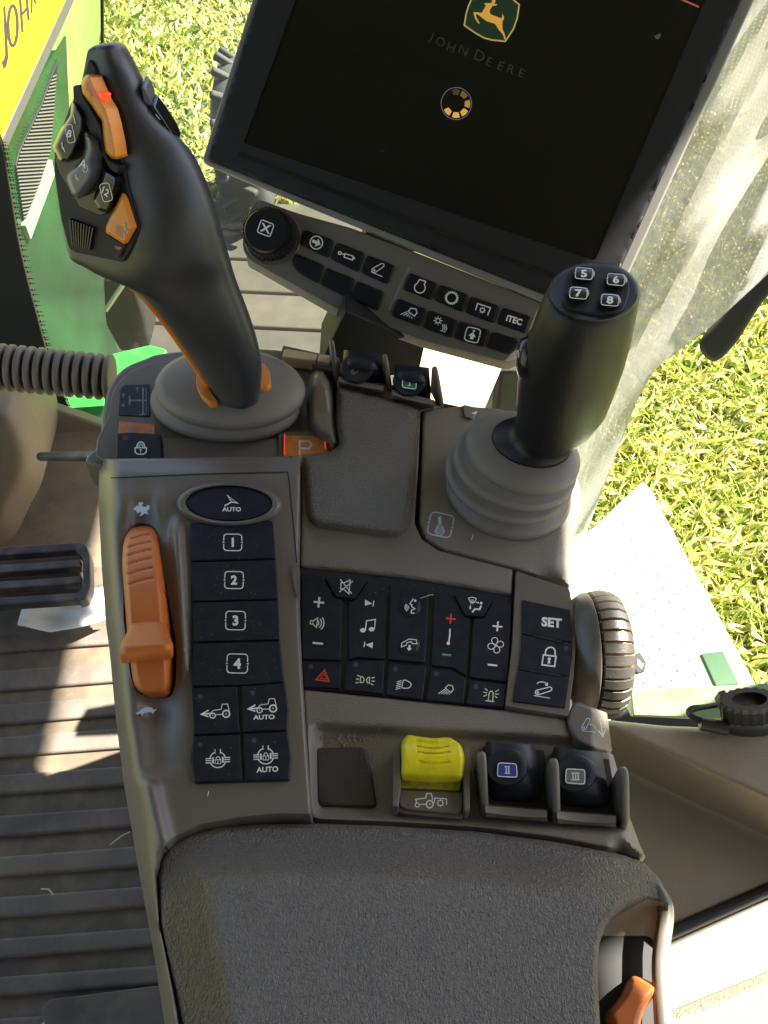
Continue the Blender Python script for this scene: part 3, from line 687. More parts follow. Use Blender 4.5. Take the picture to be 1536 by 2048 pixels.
# --- tray markings and the lit position keys
TR = -.0078
gp = slab('gear_plate', rnd([(237, 830), (240, 778), (249, 769), (300, 768), (300, 833)], [3, 4, 6, 3, 3]), DECK, TR+.0006, -.012, 'navy2', console, .0003)
i = Ink(zI, DECK, TR+.0007); i.st([(243, 465), (243, 525)], 9).st([(243, 494), (350, 494)], 9).st([(326, 415), (326, 580)], 10).st([(345, 415), (345, 580)], 4)
i.st([(205, 480), (205, 455)], 5).st([(195, 464), (205, 452), (215, 464)], 4).st([(205, 510), (205, 530)], 5).st([(195, 520), (205, 532), (215, 520)], 4).st([(290, 445), (290, 415)], 5).st([(280, 425), (290, 413), (300, 425)], 4).st([(300, 582), (340, 582)], 6); i.done('gear_pattern', gp, 'prtd')
amber = mat('amber_key', (.62, .20, .045), .35, .1, 900, dirt=(.1, .05, .03), dirt_amt=.6, dirt_s=150)
rk = slab('reverse_key', rnd([(238, 842), (310, 849), (310, 875), (236, 872)], 3), DECK, TR+.003, -.012, amber, console, .0006)
i = Ink(zI, DECK, TR+.0032); i.txt('R', 275, 682, 46, bold=.01, sx=1.5).st([(338, 662), (338, 705)], 9); i.done('icon', rk, 'prtd')
lk = slab('lock_key', rnd([(234, 866), (262, 864), (322, 868), (325, 935), (232, 935)], 4), DECK, TR+.0055, -.012, 'navy', console, .0008)
i = Ink(zI, DECK, TR+.0057); i.st([(277, 785), (347, 785), (345, 812), (330, 824), (292, 824), (278, 812)], 8, True).arc(312, 783, 24, 34, 180, 360, 9, 10).arc(312, 783, 12, 20, 180, 360, 6, 8).disc(311, 798, 6).st([(311, 798), (311, 814)], 5); i.done('icon', lk, 'prt')
Ink(zI, DECK, TR+.0057).disc(218, 725, 20, 15).done('indicator', lk, 'led')
slab('tray_step', rnd([(322, 876), (350, 874), (560, 876), (565, 935), (325, 935)], 6), DECK, TR+.0025, -.012, 'shell', console, .002)
pbz = slab('park_key_bezel', rnd([(556, 866), (575, 862), (655, 863), (664, 905), (660, 935), (556, 935)], 4), DECK, TR+.0035, -.012, 'shell', console, .001)
pk = slab('park_key', rnd([(566, 870), (648, 870), (657, 902), (655, 935), (568, 935)], 4), DECK, TR+.0048, -.012, amber, console, .0008)
i = Ink(zI, DECK, TR+.005); i.st([(1288, 830), (1288, 745), (1345, 742), (1362, 765), (1345, 790), (1292, 788)], 12); i.done('icon', pk, 'prtb')
redglow = mat('red_backlight', (.5, .02, .01), .4, emit=(1, .06, .03), es=.10)
for a in ([(1196, 702), (1194, 830)], [(1437, 702), (1448, 790)]): Ink(zI, DECK, TR+.0050).st(a, 7).done('backlight', pk, redglow)

# =================================================================== loose controls on the console
# --- armrest cushion
cu_o = [(314, 1753), (318, 1722), (336, 1692), (372, 1669), (430, 1654), (520, 1648), (640, 1647), (800, 1653), (950, 1663), (1100, 1682), (1240, 1708), (1288, 1724), (1320, 1758), (1342, 1798), (1336, 1813), (1290, 1801), (1245, 1813), (1213, 1846),
        (1198, 1890), (1195, 1950), (1200, 2048), (1203, 2115), (374, 2115), (361, 2048), (352, 1994), (322, 1848)]
cu_p = rnd(cu_o, 12, 3)
RIM = [(1336, 1813), (1290, 1801), (1245, 1813), (1213, 1846), (1198, 1890), (1195, 1950), (1200, 2048), (1203, 2115)]
def linedist(x, y, P):
    best = np.full(len(x), 1e9)
    for (a, b) in zip(P[:-1], P[1:]):
        a = np.array(a, float); b = np.array(b, float); ab = b-a; t = np.clip(((x-a[0])*ab[0]+(y-a[1])*ab[1])/(ab@ab), 0, 1)
        best = np.minimum(best, np.hypot(x-a[0]-t*ab[0], y-a[1]-t*ab[1]))
    return best
OUTER = [(374, 2115), (361, 2048), (352, 1994), (322, 1848), (314, 1753), (318, 1722), (336, 1692), (372, 1669), (430, 1654), (520, 1648), (640, 1647), (800, 1653), (950, 1663), (1100, 1682), (1240, 1708), (1288, 1724), (1320, 1758), (1342, 1798)]
def zcu(x, y, d):
    do = linedist(x, y, OUTER); dr = linedist(x, y, RIM)
    z = .0015+.0055*(1-clip01(1-do/13)**2.2)+.0155*sm((do-8)/105)
    z = z-.009*sm((x-1150)/190)*sm((1900-y)/150)
    return z-.0065*clip01(1-dr/11)**2
cush = relief('armrest_cushion', cu_p, DECK, zcu, 'leather', None, res=6, skirt=.03)
tag(cush, 'grained dark taupe armrest cushion at the rear of the console', 'armrest cushion')
hol = [(1192, 1950), (1195, 1888), (1212, 1842), (1245, 1809), (1290, 1797), (1338, 1806), (1330, 1860), (1325, 1905), (1326, 1960), (1333, 2048), (1338, 2115), (1198, 2115)]
def zho(x, y, d):
    r_ = x-np.interp(y, [1797, 1860, 1905, 1960, 2048, 2115], [1338, 1330, 1325, 1326, 1333, 1338])
    return -.008-.012*sm((y-1815)/120)+.006*clip01(1+r_/40)**2.0+.010*clip01(1-(y-1800)/60)**2
relief('thumb_hollow', rnd(hol, 6, 3), DECK, zho, 'hollow', console, res=6, skirt=.03)
rp3 = cat([(1316, 1772, -.002), (1328, 1800, -.001), (1331, 1835, -.0015), (1326, 1875, -.002), (1321, 1915, -.003), (1321, 1960, -.003), (1326, 2048, -.002), (1331, 2120, -.001)], 5)
tube('cushion_rim', [DECK.at(x, y, z) for x, y, z in rp3], [min(.0032, .0012+.0003*k) for k in range(len(rp3))], 'shell', cush, 14)
br = thing('hollow_latch', 'small orange rocker latch in the hollow beside the armrest cushion', 'latch', tuple(DECK.at(1250, 2040, -.02)))
slab('bracket', rnd([(1190, 1947), (1262, 1968), (1275, 2115), (1185, 2115)], 5), DECK, -.022, -.04, 'navy2', br, .002)
slab('bracket_rib', rnd([(1194, 1944), (1262, 1964), (1255, 1976), (1194, 1958)], 3), DECK, -.018, -.03, 'shell', br, .001)
zN = ZM(1150, 1750, 6.144)
def zor(x, y, d): return -.006+.008*(1-clip01(1-d/13)**2.4)-.004*sm((1990-y)/40)
relief('rocker', rnd(zN([(665, 1275), (705, 1240), (765, 1235), (985, 1335), (1012, 1400), (975, 1490), (860, 1640), (790, 1850), (800, 2240), (450, 2240), (460, 1830), (398, 1690), (560, 1520), (625, 1400)]), [10, 10, 12, 14, 14, 20, 26, 20, 0, 0, 20, 10, 26, 20], 4), DECK, zor, 'orange', br, res=3.5, skirt=.016)

# --- orange throttle lever
th = thing('throttle_lever', 'burnt orange throttle lever with grooved top in the slot by the hare mark', 'throttle lever', tuple(DECK.at(300, 1250, -.01)))
def zth(x, y, d):
    t = (y-1052)/345
    z = .0075+.0150*np.sin(np.pi*clip01(t*1.02))**.8
    z = z-.006*clip01(1-d/13)**2
    for k, (gx, gy) in enumerate(((247, 1072), (246, 1088), (246, 1104), (247, 1121), (249, 1140), (251, 1160))):
        gx1 = gx+62; yy = gy-2+10*((x-gx1)/62)**2*(x < gx1)-(x-gx)*.11+4
        z = z-.0010*np.exp(-((y-yy)/1.9)**2)*sm((x-gx+1)/5)*sm((gx1-2-x)/6)
    return z
tp_ = rnd([(244, 1130), (246, 1085), (256, 1058), (280, 1050), (308, 1052), (316, 1075), (327, 1180), (338, 1290), (342, 1375), (336, 1393), (285, 1394), (268, 1376), (256, 1290)], [10, 20, 22, 14, 10, 12, 20, 20, 14, 8, 14, 16, 20], 4)
relief('tongue', tp_, DECK, zth, 'orange', th, res=2.6, skirt=.03)
def flg(s_, top):
    return s_
fl_rows = []
# flange: a bar across the tongue with a rounded nose and a ramp behind
ramp = [(260, 1240, 328), (256, 1256, 333), (246, 1272, 342), (238, 1287, 348)]
rr = []
for (xl, y, xr), dz in zip(ramp, (.0005, .0035, .0080, .0125)):
    rr.append([DECK.at(xl+(xr-xl)*u, y-(1-(2*u-1)**2)*2-u*2, .0215+dz-.004*abs(2*u-1)**6) for u in np.linspace(0, 1, 15)])
nose = [(236, 1296, 350, .0148), (235, 1306, 350, .0140), (236, 1318, 350, .0105), (239, 1326, 348, .005), (243, 1329, 345, -.002), (255, 1326, 340, -.008)]
for xl, y, xr, dz in nose:
    rr.append([DECK.at(xl+(xr-xl)*u, y-u*10-(1-(2*u-1)**2)*1, .0215+dz-.005*abs(2*u-1)**8) for u in np.linspace(0, 1, 15)])
under = [[Vector((p.x, p.y, p.z-.010)) for p in r_] for r_ in (rr[0],)]
o = loft('finger_flange', rr, 'orange', th, cap=False, closed=False, smooth=180)
sd = o.modifiers.new('thick', 'SOLIDIFY'); sd.thickness = .0035; sd.offset = -1
o.modifiers.new('smooth', 'SUBSURF').render_levels = 1

# --- yellow power take-off switch
ys = thing('power_takeoff_switch', 'yellow push-pull switch in a dark frame with tractor symbol', 'switch', tuple(DECK.at(865, 1600, -.008)))
slab('frame', rnd(zK([(408, 235), (425, 395), (715, 400), (745, 400), (742, 495), (700, 522), (470, 500), (425, 485), (402, 465)]), 3), DECK, -.001, -.010, 'shell', ys, .0012)
for q in ([(418, 178), (440, 180), (444, 380), (432, 470), (405, 468), (408, 260)], [(722, 208), (742, 202), (750, 260), (745, 485), (722, 490), (716, 300)]):
    slab('frame_side', rnd(zK(q), 4, 3), DECK, .006, -.010, 'shell', ys, .0015)
fpl = slab('front_plate', rnd(zK([(440, 392), (712, 402), (716, 470), (702, 500), (470, 480), (435, 462)]), 5), DECK, .0012, -.008, 'shell', ys, .0006)
i = Ink(zK, DECK, .0013); i.st([(512, 455), (508, 436), (552, 430), (556, 410), (577, 411), (582, 440)], 5).ring(569, 457, 15, 16, 6).disc(569, 457, 4).ring(514, 461, 9, 9, 4).st([(525, 458), (552, 457)], 4)
i.st([(588, 452), (592, 430), (643, 434), (643, 460)], 5).ring(616, 452, 11, 11, 4)
for a in range(0, 360, 45): i.st([(616+11*math.cos(R(a)), 452+11*math.sin(R(a))), (616+17*math.cos(R(a)), 452+17*math.sin(R(a)))], 5)
i.done('tractor_symbol', fpl, 'prt')
Ink(zK, DECK, .0013).disc(474, 459, 5).done('indicator', fpl, 'led')
slab('knob_skirt', rnd(zK([(440, 320), (715, 335), (700, 396), (440, 385)]), 3), DECK, .002, -.01, 'yellowd', ys, .0008)
kn = zK([(445, 185), (472, 152), (505, 158), (580, 168), (655, 163), (700, 190), (718, 225), (722, 268), (715, 345), (600, 345), (520, 342), (443, 332), (447, 270)])
def zkn(x, y, d):
    t = (y-1468)/90
    z = .0085+.0055*np.sin(np.pi*clip01(t*.95+.05))-.003*clip01(1-d/7)**2
    for k, (x0, y0, x1) in enumerate(((500, 178, 655), (502, 202, 660), (505, 226, 664), (510, 268, 662))):
        u = ((x-600)*2.194-x0)/(x1-x0); yy = 1400+(y0+10*np.sin(np.pi*clip01(u)))/2.194
        z = z-.0011*np.exp(-((y-yy)/1.7)**2)*sm(u*12)*sm((1-u)*12)
    return z
relief('knob', rnd(kn, [8, 6, 6, 0, 6, 6, 6, 6, 6, 0, 0, 6, 4], 3), DECK, zkn, 'yellow', ys, res=2.6, skirt=.016)

# --- ribbed depth wheel on the right flank
S0 = DECK.at(1210, 1308, .006); vd = ray(1220, 1310).normalized(); WR = .0315
WC = S0+vd*WR
wh = thing('depth_wheel', 'ribbed black thumb wheel with worn gold edges on console flank', 'control wheel', tuple(WC))
def lathe_x(name, prof, m, parent, n=64, c=WC):
    rr = [[c+Vector((x, r_*math.cos(2*math.pi*k/n), r_*math.sin(2*math.pi*k/n))) for k in range(n)] for x, r_ in prof]
    return loft(name, rr, m, parent, smooth=40)
gold = mat('worn_gold_edge', (.42, .27, .13), .35, .2, 1200, metal=.5, dirt=(.05, .04, .03), dirt_amt=.5, dirt_s=300)
lathe_x('wheel_core', [(-.0082, .024), (-.0082, WR-.0021), (-.0032, WR-.0011), (.0016, WR-.0012), (.0056, WR-.0034), (.0080, WR-.0088), (.0080, .02)], gold, wh)
wheelm = mat('wheel_black', (.045, .040, .036), .38, .25, 1100, var=.1, vs_=60)
NR = 34
px_ = [(-.0086, WR-.0022), (-.0078, WR-.0004), (-.0032, WR+.0006), (.0016, WR+.0003), (.0054, WR-.0018), (.0080, WR-.0070), (.0084, WR-.0105)]
hv = math.pi/NR*.84
vv = []; ff = []
for kx, (x, r_) in enumerate(px_):
    for a in (-hv, -hv*.86, hv*.86, hv): vv.append(Vector((x, math.sin(a)*(r_-(.0006 if abs(a) == hv else 0)), math.cos(a)*(r_-(.0006 if abs(a) == hv else 0)))))
    for a in (hv, -hv): vv.append(Vector((x, math.sin(a)*(r_-.003), math.cos(a)*(r_-.003))))
for k in range(len(px_)-1):
    for j in range(6): ff.append((k*6+j, k*6+(j+1) % 6, (k+1)*6+(j+1) % 6, (k+1)*6+j))
ff += [tuple(range(5, -1, -1)), tuple((len(px_)-1)*6+j for j in range(6))]
rib_me = None
for k in range(NR):
    if rib_me is None:
        o = link('rib', [v+WC for v in vv], ff, wheelm, wh, 35); fixn(o); rib_me = o.data
    else: o = bpy.data.objects.new('rib', rib_me); COL.objects.link(o); o.parent = wh
    o.rotation_euler = (2*math.pi*k/NR+.05, 0, 0)
collar = lathe_x('wheel_collar', [(-.0215, .014), (-.0210, WR-.0125), (-.0185, WR-.0070), (-.0150, WR-.0035), (-.0115, WR-.0010), (-.0098, WR-.0006), (-.0092, WR-.0014), (-.0090, .02)], 'shell', console)

# --- joystick
js = thing('joystick', 'black joystick with numbered keys on top over a ribbed taupe boot', 'joystick', tuple(DECK.at(1020, 985, 0)))
bo = [(1018, 990, 126, 90, -.002, 14), (1018, 985, 128, 91, .002, 15), (1017, 974, 126, 89, .0055, 16), (1017, 967, 114, 78, .0066, 16), (1017, 963, 114, 78, .0084, 16), (1016, 960, 124, 86, .0092, 16), (1016, 957, 129, 90, .0105, 17), (1019, 951, 130, 90, .0135, 17), (1022, 948, 121, 82, .0146, 18), (1024, 946, 108, 71, .0150, 18), (1026, 942, 108, 71, .0166, 18), (1027, 938, 120, 80, .0172, 18),
      (1028, 935, 126, 84, .0185, 18), (1031, 929, 126, 84, .0215, 18), (1034, 926, 117, 76, .0226, 19), (1037, 923, 102, 65, .0230, 19), (1039, 919, 102, 65, .0246, 19), (1041, 914, 113, 72, .0252, 19), (1044, 908, 119, 76, .0265, 20), (1048, 902, 117, 74, .0295, 20), (1054, 893, 104, 64, .0325, 20), (1062, 886, 84, 52, .0345, 18)]
rings_px('boot', bo, 'rubber', js, n=64, smooth=180, cap=True)
gr = [(1062, 886, 82, 50, .0340, 14), (1066, 881, 78, 48, .0362, 12), (1082, 872, 68, 48, .038, 6), (1097, 864, 69, 52, .041, 4), (1112, 845, 78, 56, .047, 3), (1124, 815, 91, 60, .058, 3), (1134, 770, 99, 64, .078, 2), (1147, 725, 103, 66, .094, 1), (1160, 678, 103, 66, .110, 0), (1174, 630, 99, 64, .1245, 0), (1184, 598, 95, 61, .1335, 0), (1187, 588, 90, 58, .1362, 0), (1188, 585, 84, 54, .1368, 0)]
rings_px('grip', gr, 'jgrip', js, n=48, smooth=180)
rings_px('top_rim', [(1188, 586, 93, 61, .1330, 0), (1188, 585, 93, 61, .1362, 0), (1188, 584, 88, 57, .1380, 0), (1188, 584, 80, 51, .1378, 0)], 'jgrip', js, n=48, smooth=60)
tq = zQ([(625, 330), (655, 305), (740, 296), (830, 312), (905, 355), (908, 420), (880, 505), (760, 520), (640, 500), (600, 470)])
tpl = slab('key_plate', rnd(tq, 12, 4), DECK, .1386, .130, 'matte', js, .0006)
for d, x, y in (('5', 1168, 547), ('6', 1232, 559), ('7', 1157, 586), ('8', 1220, 600)):
    kb_ = rings_px('key', [(x, y+3, 23, 16, .1380, 4), (x, y+1, 23, 16, .1400, 4), (x, y, 21, 14.5, .1412, 4), (x, y, 16, 11, .1414, 4)], 'gloss', js, n=28, smooth=60)
    Ink(ID, DECK, .14155).frame(x, y, 34, 22, 1.5, 6, 5, gap=.1).txt(d, x, y, 15, bold=.04, sx=1.35).done('icon', kb_, 'prt')
# thumb roller on the left flank and slot on the shoulder
P0 = DECK.at(1050, 716, .097); rr = [[P0+Vector((sx_*.004, .0095*math.cos(a)*k, .0105*math.sin(a)*k)) for a in np.linspace(0, 2*math.pi, 24, endpoint=False)] for sx_, k in ((1.2, 1), (.2, 1), (-.6, .85), (-.9, .5))]
sr = loft('side_button', rr, 'gloss', js, smooth=60)
rr = [[P0+Vector((sx_*.004+.0015, .0125*math.cos(a)*k, .0145*math.sin(a)*k)) for a in np.linspace(0, 2*math.pi, 24, endpoint=False)] for sx_, k in ((1.6, 1), (.4, 1), (-.1, .88), (.2, .75))]
loft('side_button_rim', rr, 'jgrip', js, smooth=60)
Pm = P0+Vector((-.0037, -.002, .001)); tube('side_mark', [Pm+Vector((-.0001, .003*math.cos(a), .0045*math.sin(a))) for a in np.linspace(-2.4, 2.4, 12)], .00035, 'prt', js, 6)
slab('shoulder_slot', rnd(zQ([(558, 395), (572, 382), (578, 430), (566, 442)]), 2), DECK, .1363, .13, 'gloss', js, .0003)

# --- crumbs and fibres lying on the console
vs_ = []; fs = []
def crumb(p, z, r_):
    c = DECK.at(*p, z); b = len(vs_)
    for k in range(5):
        a = 2*math.pi*k/5+random.random(); q = r_*random.uniform(.6, 1.3); vs_.append(c+Vector((q*math.cos(a), q*math.sin(a), 0)))
    vs_.append(c+Vector((0, 0, r_*.8)))
    for k in range(5): fs.append((b+k, b+(k+1) % 5, b+5))
for _ in range(70): crumb((random.gauss(690, 40), random.gauss(1478, 8)), -.0066, random.uniform(.0002, .0007))
for _ in range(60): crumb((random.uniform(610, 1000), random.uniform(1130, 1190)), .0006, random.uniform(.00012, .0003))
for _ in range(120): crumb((random.uniform(390, 560), random.uniform(1060, 1550)), .0125, random.uniform(.0001, .00025))
for _ in range(60): crumb((random.uniform(850, 1130), random.uniform(1010, 1130)), .0007, random.uniform(.0001, .0003))
for _ in range(50): crumb((random.uniform(630, 1210), random.uniform(1400, 1465)), -.0007, random.uniform(.0001, .0003))
o = link('crumbs', vs_, fs, mat('pale_crumbs', (.30, .25, .18), .9), None); tag(o, 'tiny crumbs and dust scattered over the console', 'crumbs', kind='stuff')
fib = mat('pale_fibre', (.6, .58, .52), .8)
o = tube('fibre', [DECK.at(x, y, z) for x, y, z in cat([(841, 1196, .0012), (852, 1193, .0022), (860, 1190, .0016), (868, 1190, .0014)], 4)], .00018, fib, None, 5); tag(o, 'pale curled fibre beside the voice key', 'fibre')
o = tube('fibre', [DECK.at(x, y, z) for x, y, z in cat([(946, 1069, .0008), (945, 1075, .0012), (942, 1080, .0008)], 4)], .0002, fib, None, 5); tag(o, 'short pale fibre below the joystick boot', 'fibre')
o = tube('fibre', [DECK.at(x, y, z) for x, y, z in cat([(415, 1593, .0104), (416, 1588, .0108), (417, 1583, .0104)], 4)], .0002, fib, None, 5); tag(o, 'short pale fibre below the button pad', 'fibre')

# =================================================================== drive lever (left)
dl = thing('drive_lever', 'tall black hand-shaped drive lever with orange thumb keys', 'drive lever', tuple(DECK.at(458, 800, -.005)))
col_rows = [(452, 818, 140, 66, -.012, 2), (452, 812, 150, 74, -.006, 2), (452, 806, 152, 77, -.001, 2), (453, 800, 148, 75, .0022, 2), (455, 795, 140, 70, .0040, 2), (456, 790, 141, 70, .0052, 2), (459, 784, 150, 76, .0068, 2), (460, 778, 151, 78, .0105, 2), (460, 771, 147, 75, .0140, 2), (461, 764, 132, 64, .0170, 2), (464, 760, 104, 46, .0190, 4), (467, 762, 76, 36, .0200, 6), (468, 763, 60, 30, .0205, 6)]
rings_px('gaiter', col_rows, 'rubber', dl, n=64, smooth=180)
FP = Plane(YP(.070).at(235, 330), (-.50, -.80, .33))
sec = [  # left edge, ridge, right edge
 ((179, 90), (194, 86), (238, 80)), ((173, 106), (191, 108), (252, 100)), ((170, 125), (190, 128), (266, 125)), ((161, 170), (206, 180), (285, 165)), ((147, 212), (221, 228), (305, 212)), ((121, 262), (236, 280), (340, 262)), ((105, 305), (247, 325), (381, 297)),
 ((105, 345), (257, 375), (405, 345)), ((112, 400), (269, 422), (424, 392)), ((121, 450), (279, 462), (440, 444)), ((132, 508), (272, 508), (455, 490)), ((142, 535), (262, 545), (468, 525)), ((190, 553), (285, 585), (478, 552)), ((255, 566), (335, 615), (492, 592)), ((318, 640), (405, 662), (508, 640)), ((365, 706), (452, 722), (524, 700)), ((400, 758), (480, 775), (526, 750)), ((424, 798), (486, 812), (519, 797)), ((434, 812), (484, 826), (513, 812))]
rr = []
for k, (L, Mr, Rr) in enumerate(sec):
    L = Vector(L); Mr = Vector(Mr); Rr = Vector(Rr)
    if k <= 11:
        l = FP.at(*L); mm = FP.at(*Mr); lm = FP.at(*(L.lerp(Mr, .5))); my = mm.y; th_ = .026 if k < 3 else .040
        Rr = Rr+(Rr-Mr).normalized()*(8, 8, 8, 8, 8, 8, 8, 8, 8, 7, 5, 3)[k]; fr = YP(my-.004).at(*Mr.lerp(Rr, .40)); fr2 = YP(my+.003).at(*Mr.lerp(Rr, .90)); r_ = YP(my+.018).at(*Rr)
        b1_ = YP(my+th_+.008).at(*Rr.lerp(L, .10)); b2_ = YP(my+th_+.010).at(*Rr.lerp(L, .75))
    else:
        t = (k-11)/7; y11 = FP.at(*sec[11][1]).y; my = y11+(.048-y11)*t
        l = YP(my+.022).at(*L); lm = YP(my+.006).at(*L.lerp(Mr, .4)); mm = YP(my).at(*Mr)
        fr = YP(my).at(*Mr.lerp(Rr, .4)); Rr = Rr+Vector((2, 0)); fr2 = YP(my+.004).at(*Mr.lerp(Rr, .88)); r_ = YP(my+.019).at(*Rr)
        b1_ = YP(my+.044).at(*Rr.lerp(L, .16)); b2_ = YP(my+.044).at(*Rr.lerp(L, .7))
    rr.append([l, lm, mm, fr, fr2, r_, b1_, b2_])
g = loft('grip', rr, 'grip', dl, True, 3, 180, crease={0: (.75, 0, 11), 2: (.7, 1, 10)})
# orange rear strip showing along the left edge
rr2 = []
for k in range(12, 19):
    l = rr[k][0]; b = rr[k][7]; r_ = rr[k][5]
    o_ = Vector((-.0030, .002, -.0012))
    rr2.append([l+o_, l+Vector((.004, -.001, 0)), l+Vector((.006, .012, 0)), l+Vector((-.001, .012, -.001))])
loft('rear_strip', rr2, 'orange2', dl, True, 1)
# orange collar tabs at the foot
tb = [DECK.at(x, y, .022) for x, y in ((515, 722), (531, 724), (540, 742), (541, 766), (536, 774), (515, 776))]
slab('collar_tab', rnd([(512, 724), (529, 725), (540, 742), (542, 765), (536, 774), (512, 777)], 5), DECK, .0235, .012, 'orange2', dl, .002)
slab('collar_tab', rnd([(392, 748), (402, 752), (435, 802), (420, 804), (402, 790), (392, 770)], 4), DECK, .0225, .012, 'orange2', dl, .001)
# thumb face
UP = .0018
fz = lambda P: zL(P)
slab('thumb_panel', rnd([(177, 118), (187, 128), (226, 246), (244, 325), (266, 424), (276, 460), (266, 490), (246, 525), (150, 505), (137, 497), (122, 440), (108, 345), (108, 305), (147, 215), (164, 165)], 5), FP, UP-.0006, -.004, 'matte', dl, .0006)
slab('rocker_well', rnd([(106, 300), (142, 202), (178, 240), (212, 330), (236, 338), (238, 362), (216, 428), (200, 432), (160, 415), (118, 345)], 6), FP, UP, -.002, 'gloss', dl, .0006)
slab('ribbed_rail', rnd([(145, 171), (160, 169), (166, 192), (200, 250), (214, 318), (238, 332), (234, 348), (220, 340), (162, 232), (146, 200)], 4), FP, UP+.003, -.002, 'matte', dl, .001)
def bump(name, pts, base, hgt, m, parent, wpx=10, res=3.0, tilt=0, r=4):
    ys_ = [p[1] for p in pts]; y0, y1 = min(ys_), max(ys_)
    return relief(name, rnd(pts, r, 3), FP, lambda x, y, d: base+hgt*(1-clip01(1-d/wpx)**2)+tilt*((y-y0)/(y1-y0)-.5), m, parent, res=res, skirt=.004+base)
o1 = bump('orange_rocker', zL([(310, 400), (345, 358), (385, 365), (430, 470), (470, 560), (520, 640), (555, 760), (590, 920), (605, 1040), (595, 1062), (545, 1055), (490, 1000), (475, 900), (465, 740), (425, 690), (380, 620), (300, 520), (290, 465)]), UP+.001, .0055, 'orange2', dl, 8)
slab('rocker_lamp', rnd(zL([(432, 500), (470, 525), (462, 575), (440, 545)]), 2), FP, UP+.0072, .004, mat('red_lamp', (.7, .05, .02), .3, emit=(1, .08, .02), es=.10), o1, .0003)
i = Ink(zL, FP, UP+.0069); i.st([(345, 440), (352, 470)], 5).st([(330, 490), (360, 480), (385, 530), (360, 545), (375, 590)], 5).st([(360, 575), (385, 605)], 5); i.done('icon', o1, 'prtd')
b_ = bump('black_rocker', zL([(225, 560), (300, 640), (335, 720), (330, 820), (250, 1010), (190, 1092), (120, 1082), (62, 960), (120, 830), (200, 700)]), UP+.0005, .0045, 'gloss', dl, 9)
i = Ink(zL, FP, UP+.0052); i.frame(205, 850, 60, 150, 6, 22, -12, gap=.06).txt('B', 200, 850, 62, dx=(.9, .2), dy=(.25, -.95), bold=.03).st([(138, 918), (142, 965), (165, 1000), (150, 960)], 8).st([(232, 695), (248, 765)], 7); i.done('icon', b_, 'prt')
greyk = mat('slate_grey_plastic', (.10, .105, .14), .35, .1, 1500)
b_ = bump('grey_rocker', zL([(330, 815), (410, 900), (428, 990), (398, 1080), (415, 1150), (390, 1230), (330, 1310), (270, 1385), (220, 1350), (170, 1220), (185, 1170), (300, 1060), (330, 960), (315, 850)]), UP+.0008, .0060, greyk, dl, 9)
i = Ink(zL, FP, UP+.0070); i.txt('A', 312, 1095, 70, dx=(.85, .25), dy=(.3, -.95), bold=.01).ring(330, 1135, 20, 30, 4).st([(252, 1185), (255, 1215), (275, 1235), (262, 1212)], 6); i.done('icon', b_, 'prt')
b_ = bump('numbered_key', zL([(480, 1120), (590, 1190), (602, 1235), (545, 1450), (505, 1505), (430, 1480), (385, 1400), (440, 1260)]), UP+.0003, .0040, 'gloss', dl, 8)
i = Ink(zL, FP, UP+.0046); i.frame(500, 1330, 80, 150, 6, 28, -14, gap=.06).txt('12', 497, 1325, 58, dx=(.78, .62), dy=(.35, -.93), bold=.02); i.done('icon', b_, 'prt')
b_ = bump('orange_key', zL([(632, 1330), (660, 1395), (730, 1625), (655, 1762), (500, 1665), (498, 1610)]), UP+.0006, .0022, 'orange2', dl, 7)
i = Ink(zL, FP, UP+.0030); i.st([(650, 1575), (665, 1590), (660, 1620), (685, 1640), (650, 1650), (660, 1690)], 6)
for k in range(4): i.st([(590+k*14, 1590+k*8), (580+k*16, 1680+k*10)], 4)
i.done('icon', b_, 'prtd')
slab('lamp_frame', rnd(zL([(475, 1690), (500, 1672), (655, 1770), (605, 1868), (455, 1820)]), 3), FP, UP+.0006, -.001, 'matte', dl, .0004)
slab('status_lamp', rnd(zL([(575, 1765), (630, 1780), (615, 1808), (572, 1790)]), 1), FP, UP+.0010, 0, mat('dull_red_lamp', (.25, .02, .02), .3), dl, .0002)
for k in range(9):
    u = k/8; a = zL([(200+u*190, 1548+u*70)])[0]; b = zL([(222+u*135, 1765+u*38)])[0]
    slab('vent_rib', [(a[0]-1.6, a[1]), (a[0]+1.6, a[1]), (b[0]+1.4, b[1]), (b[0]-1.4, b[1])], FP, UP+.0010, -.001, 'gloss', dl, .0003)
# keys on the far flank, seen past the right edge
for pts, y, m in (([(282, 174), (290, 177), (302, 202), (302, 214), (288, 204)], .085, greyk), ([(300, 212), (308, 213), (326, 238), (348, 272), (356, 292), (344, 288), (314, 248)], .084, 'gloss')):
    slab('flank_key', rnd(pts, 4), YP(y), .004, -.006, m, dl, .0015)
i = Ink(zL, YP(.084), .0042); i.ring(990, 830, 36, 15, 5, rot=55).st([(905, 690), (945, 735)], 7); i.done('icon', dl, 'prtc')

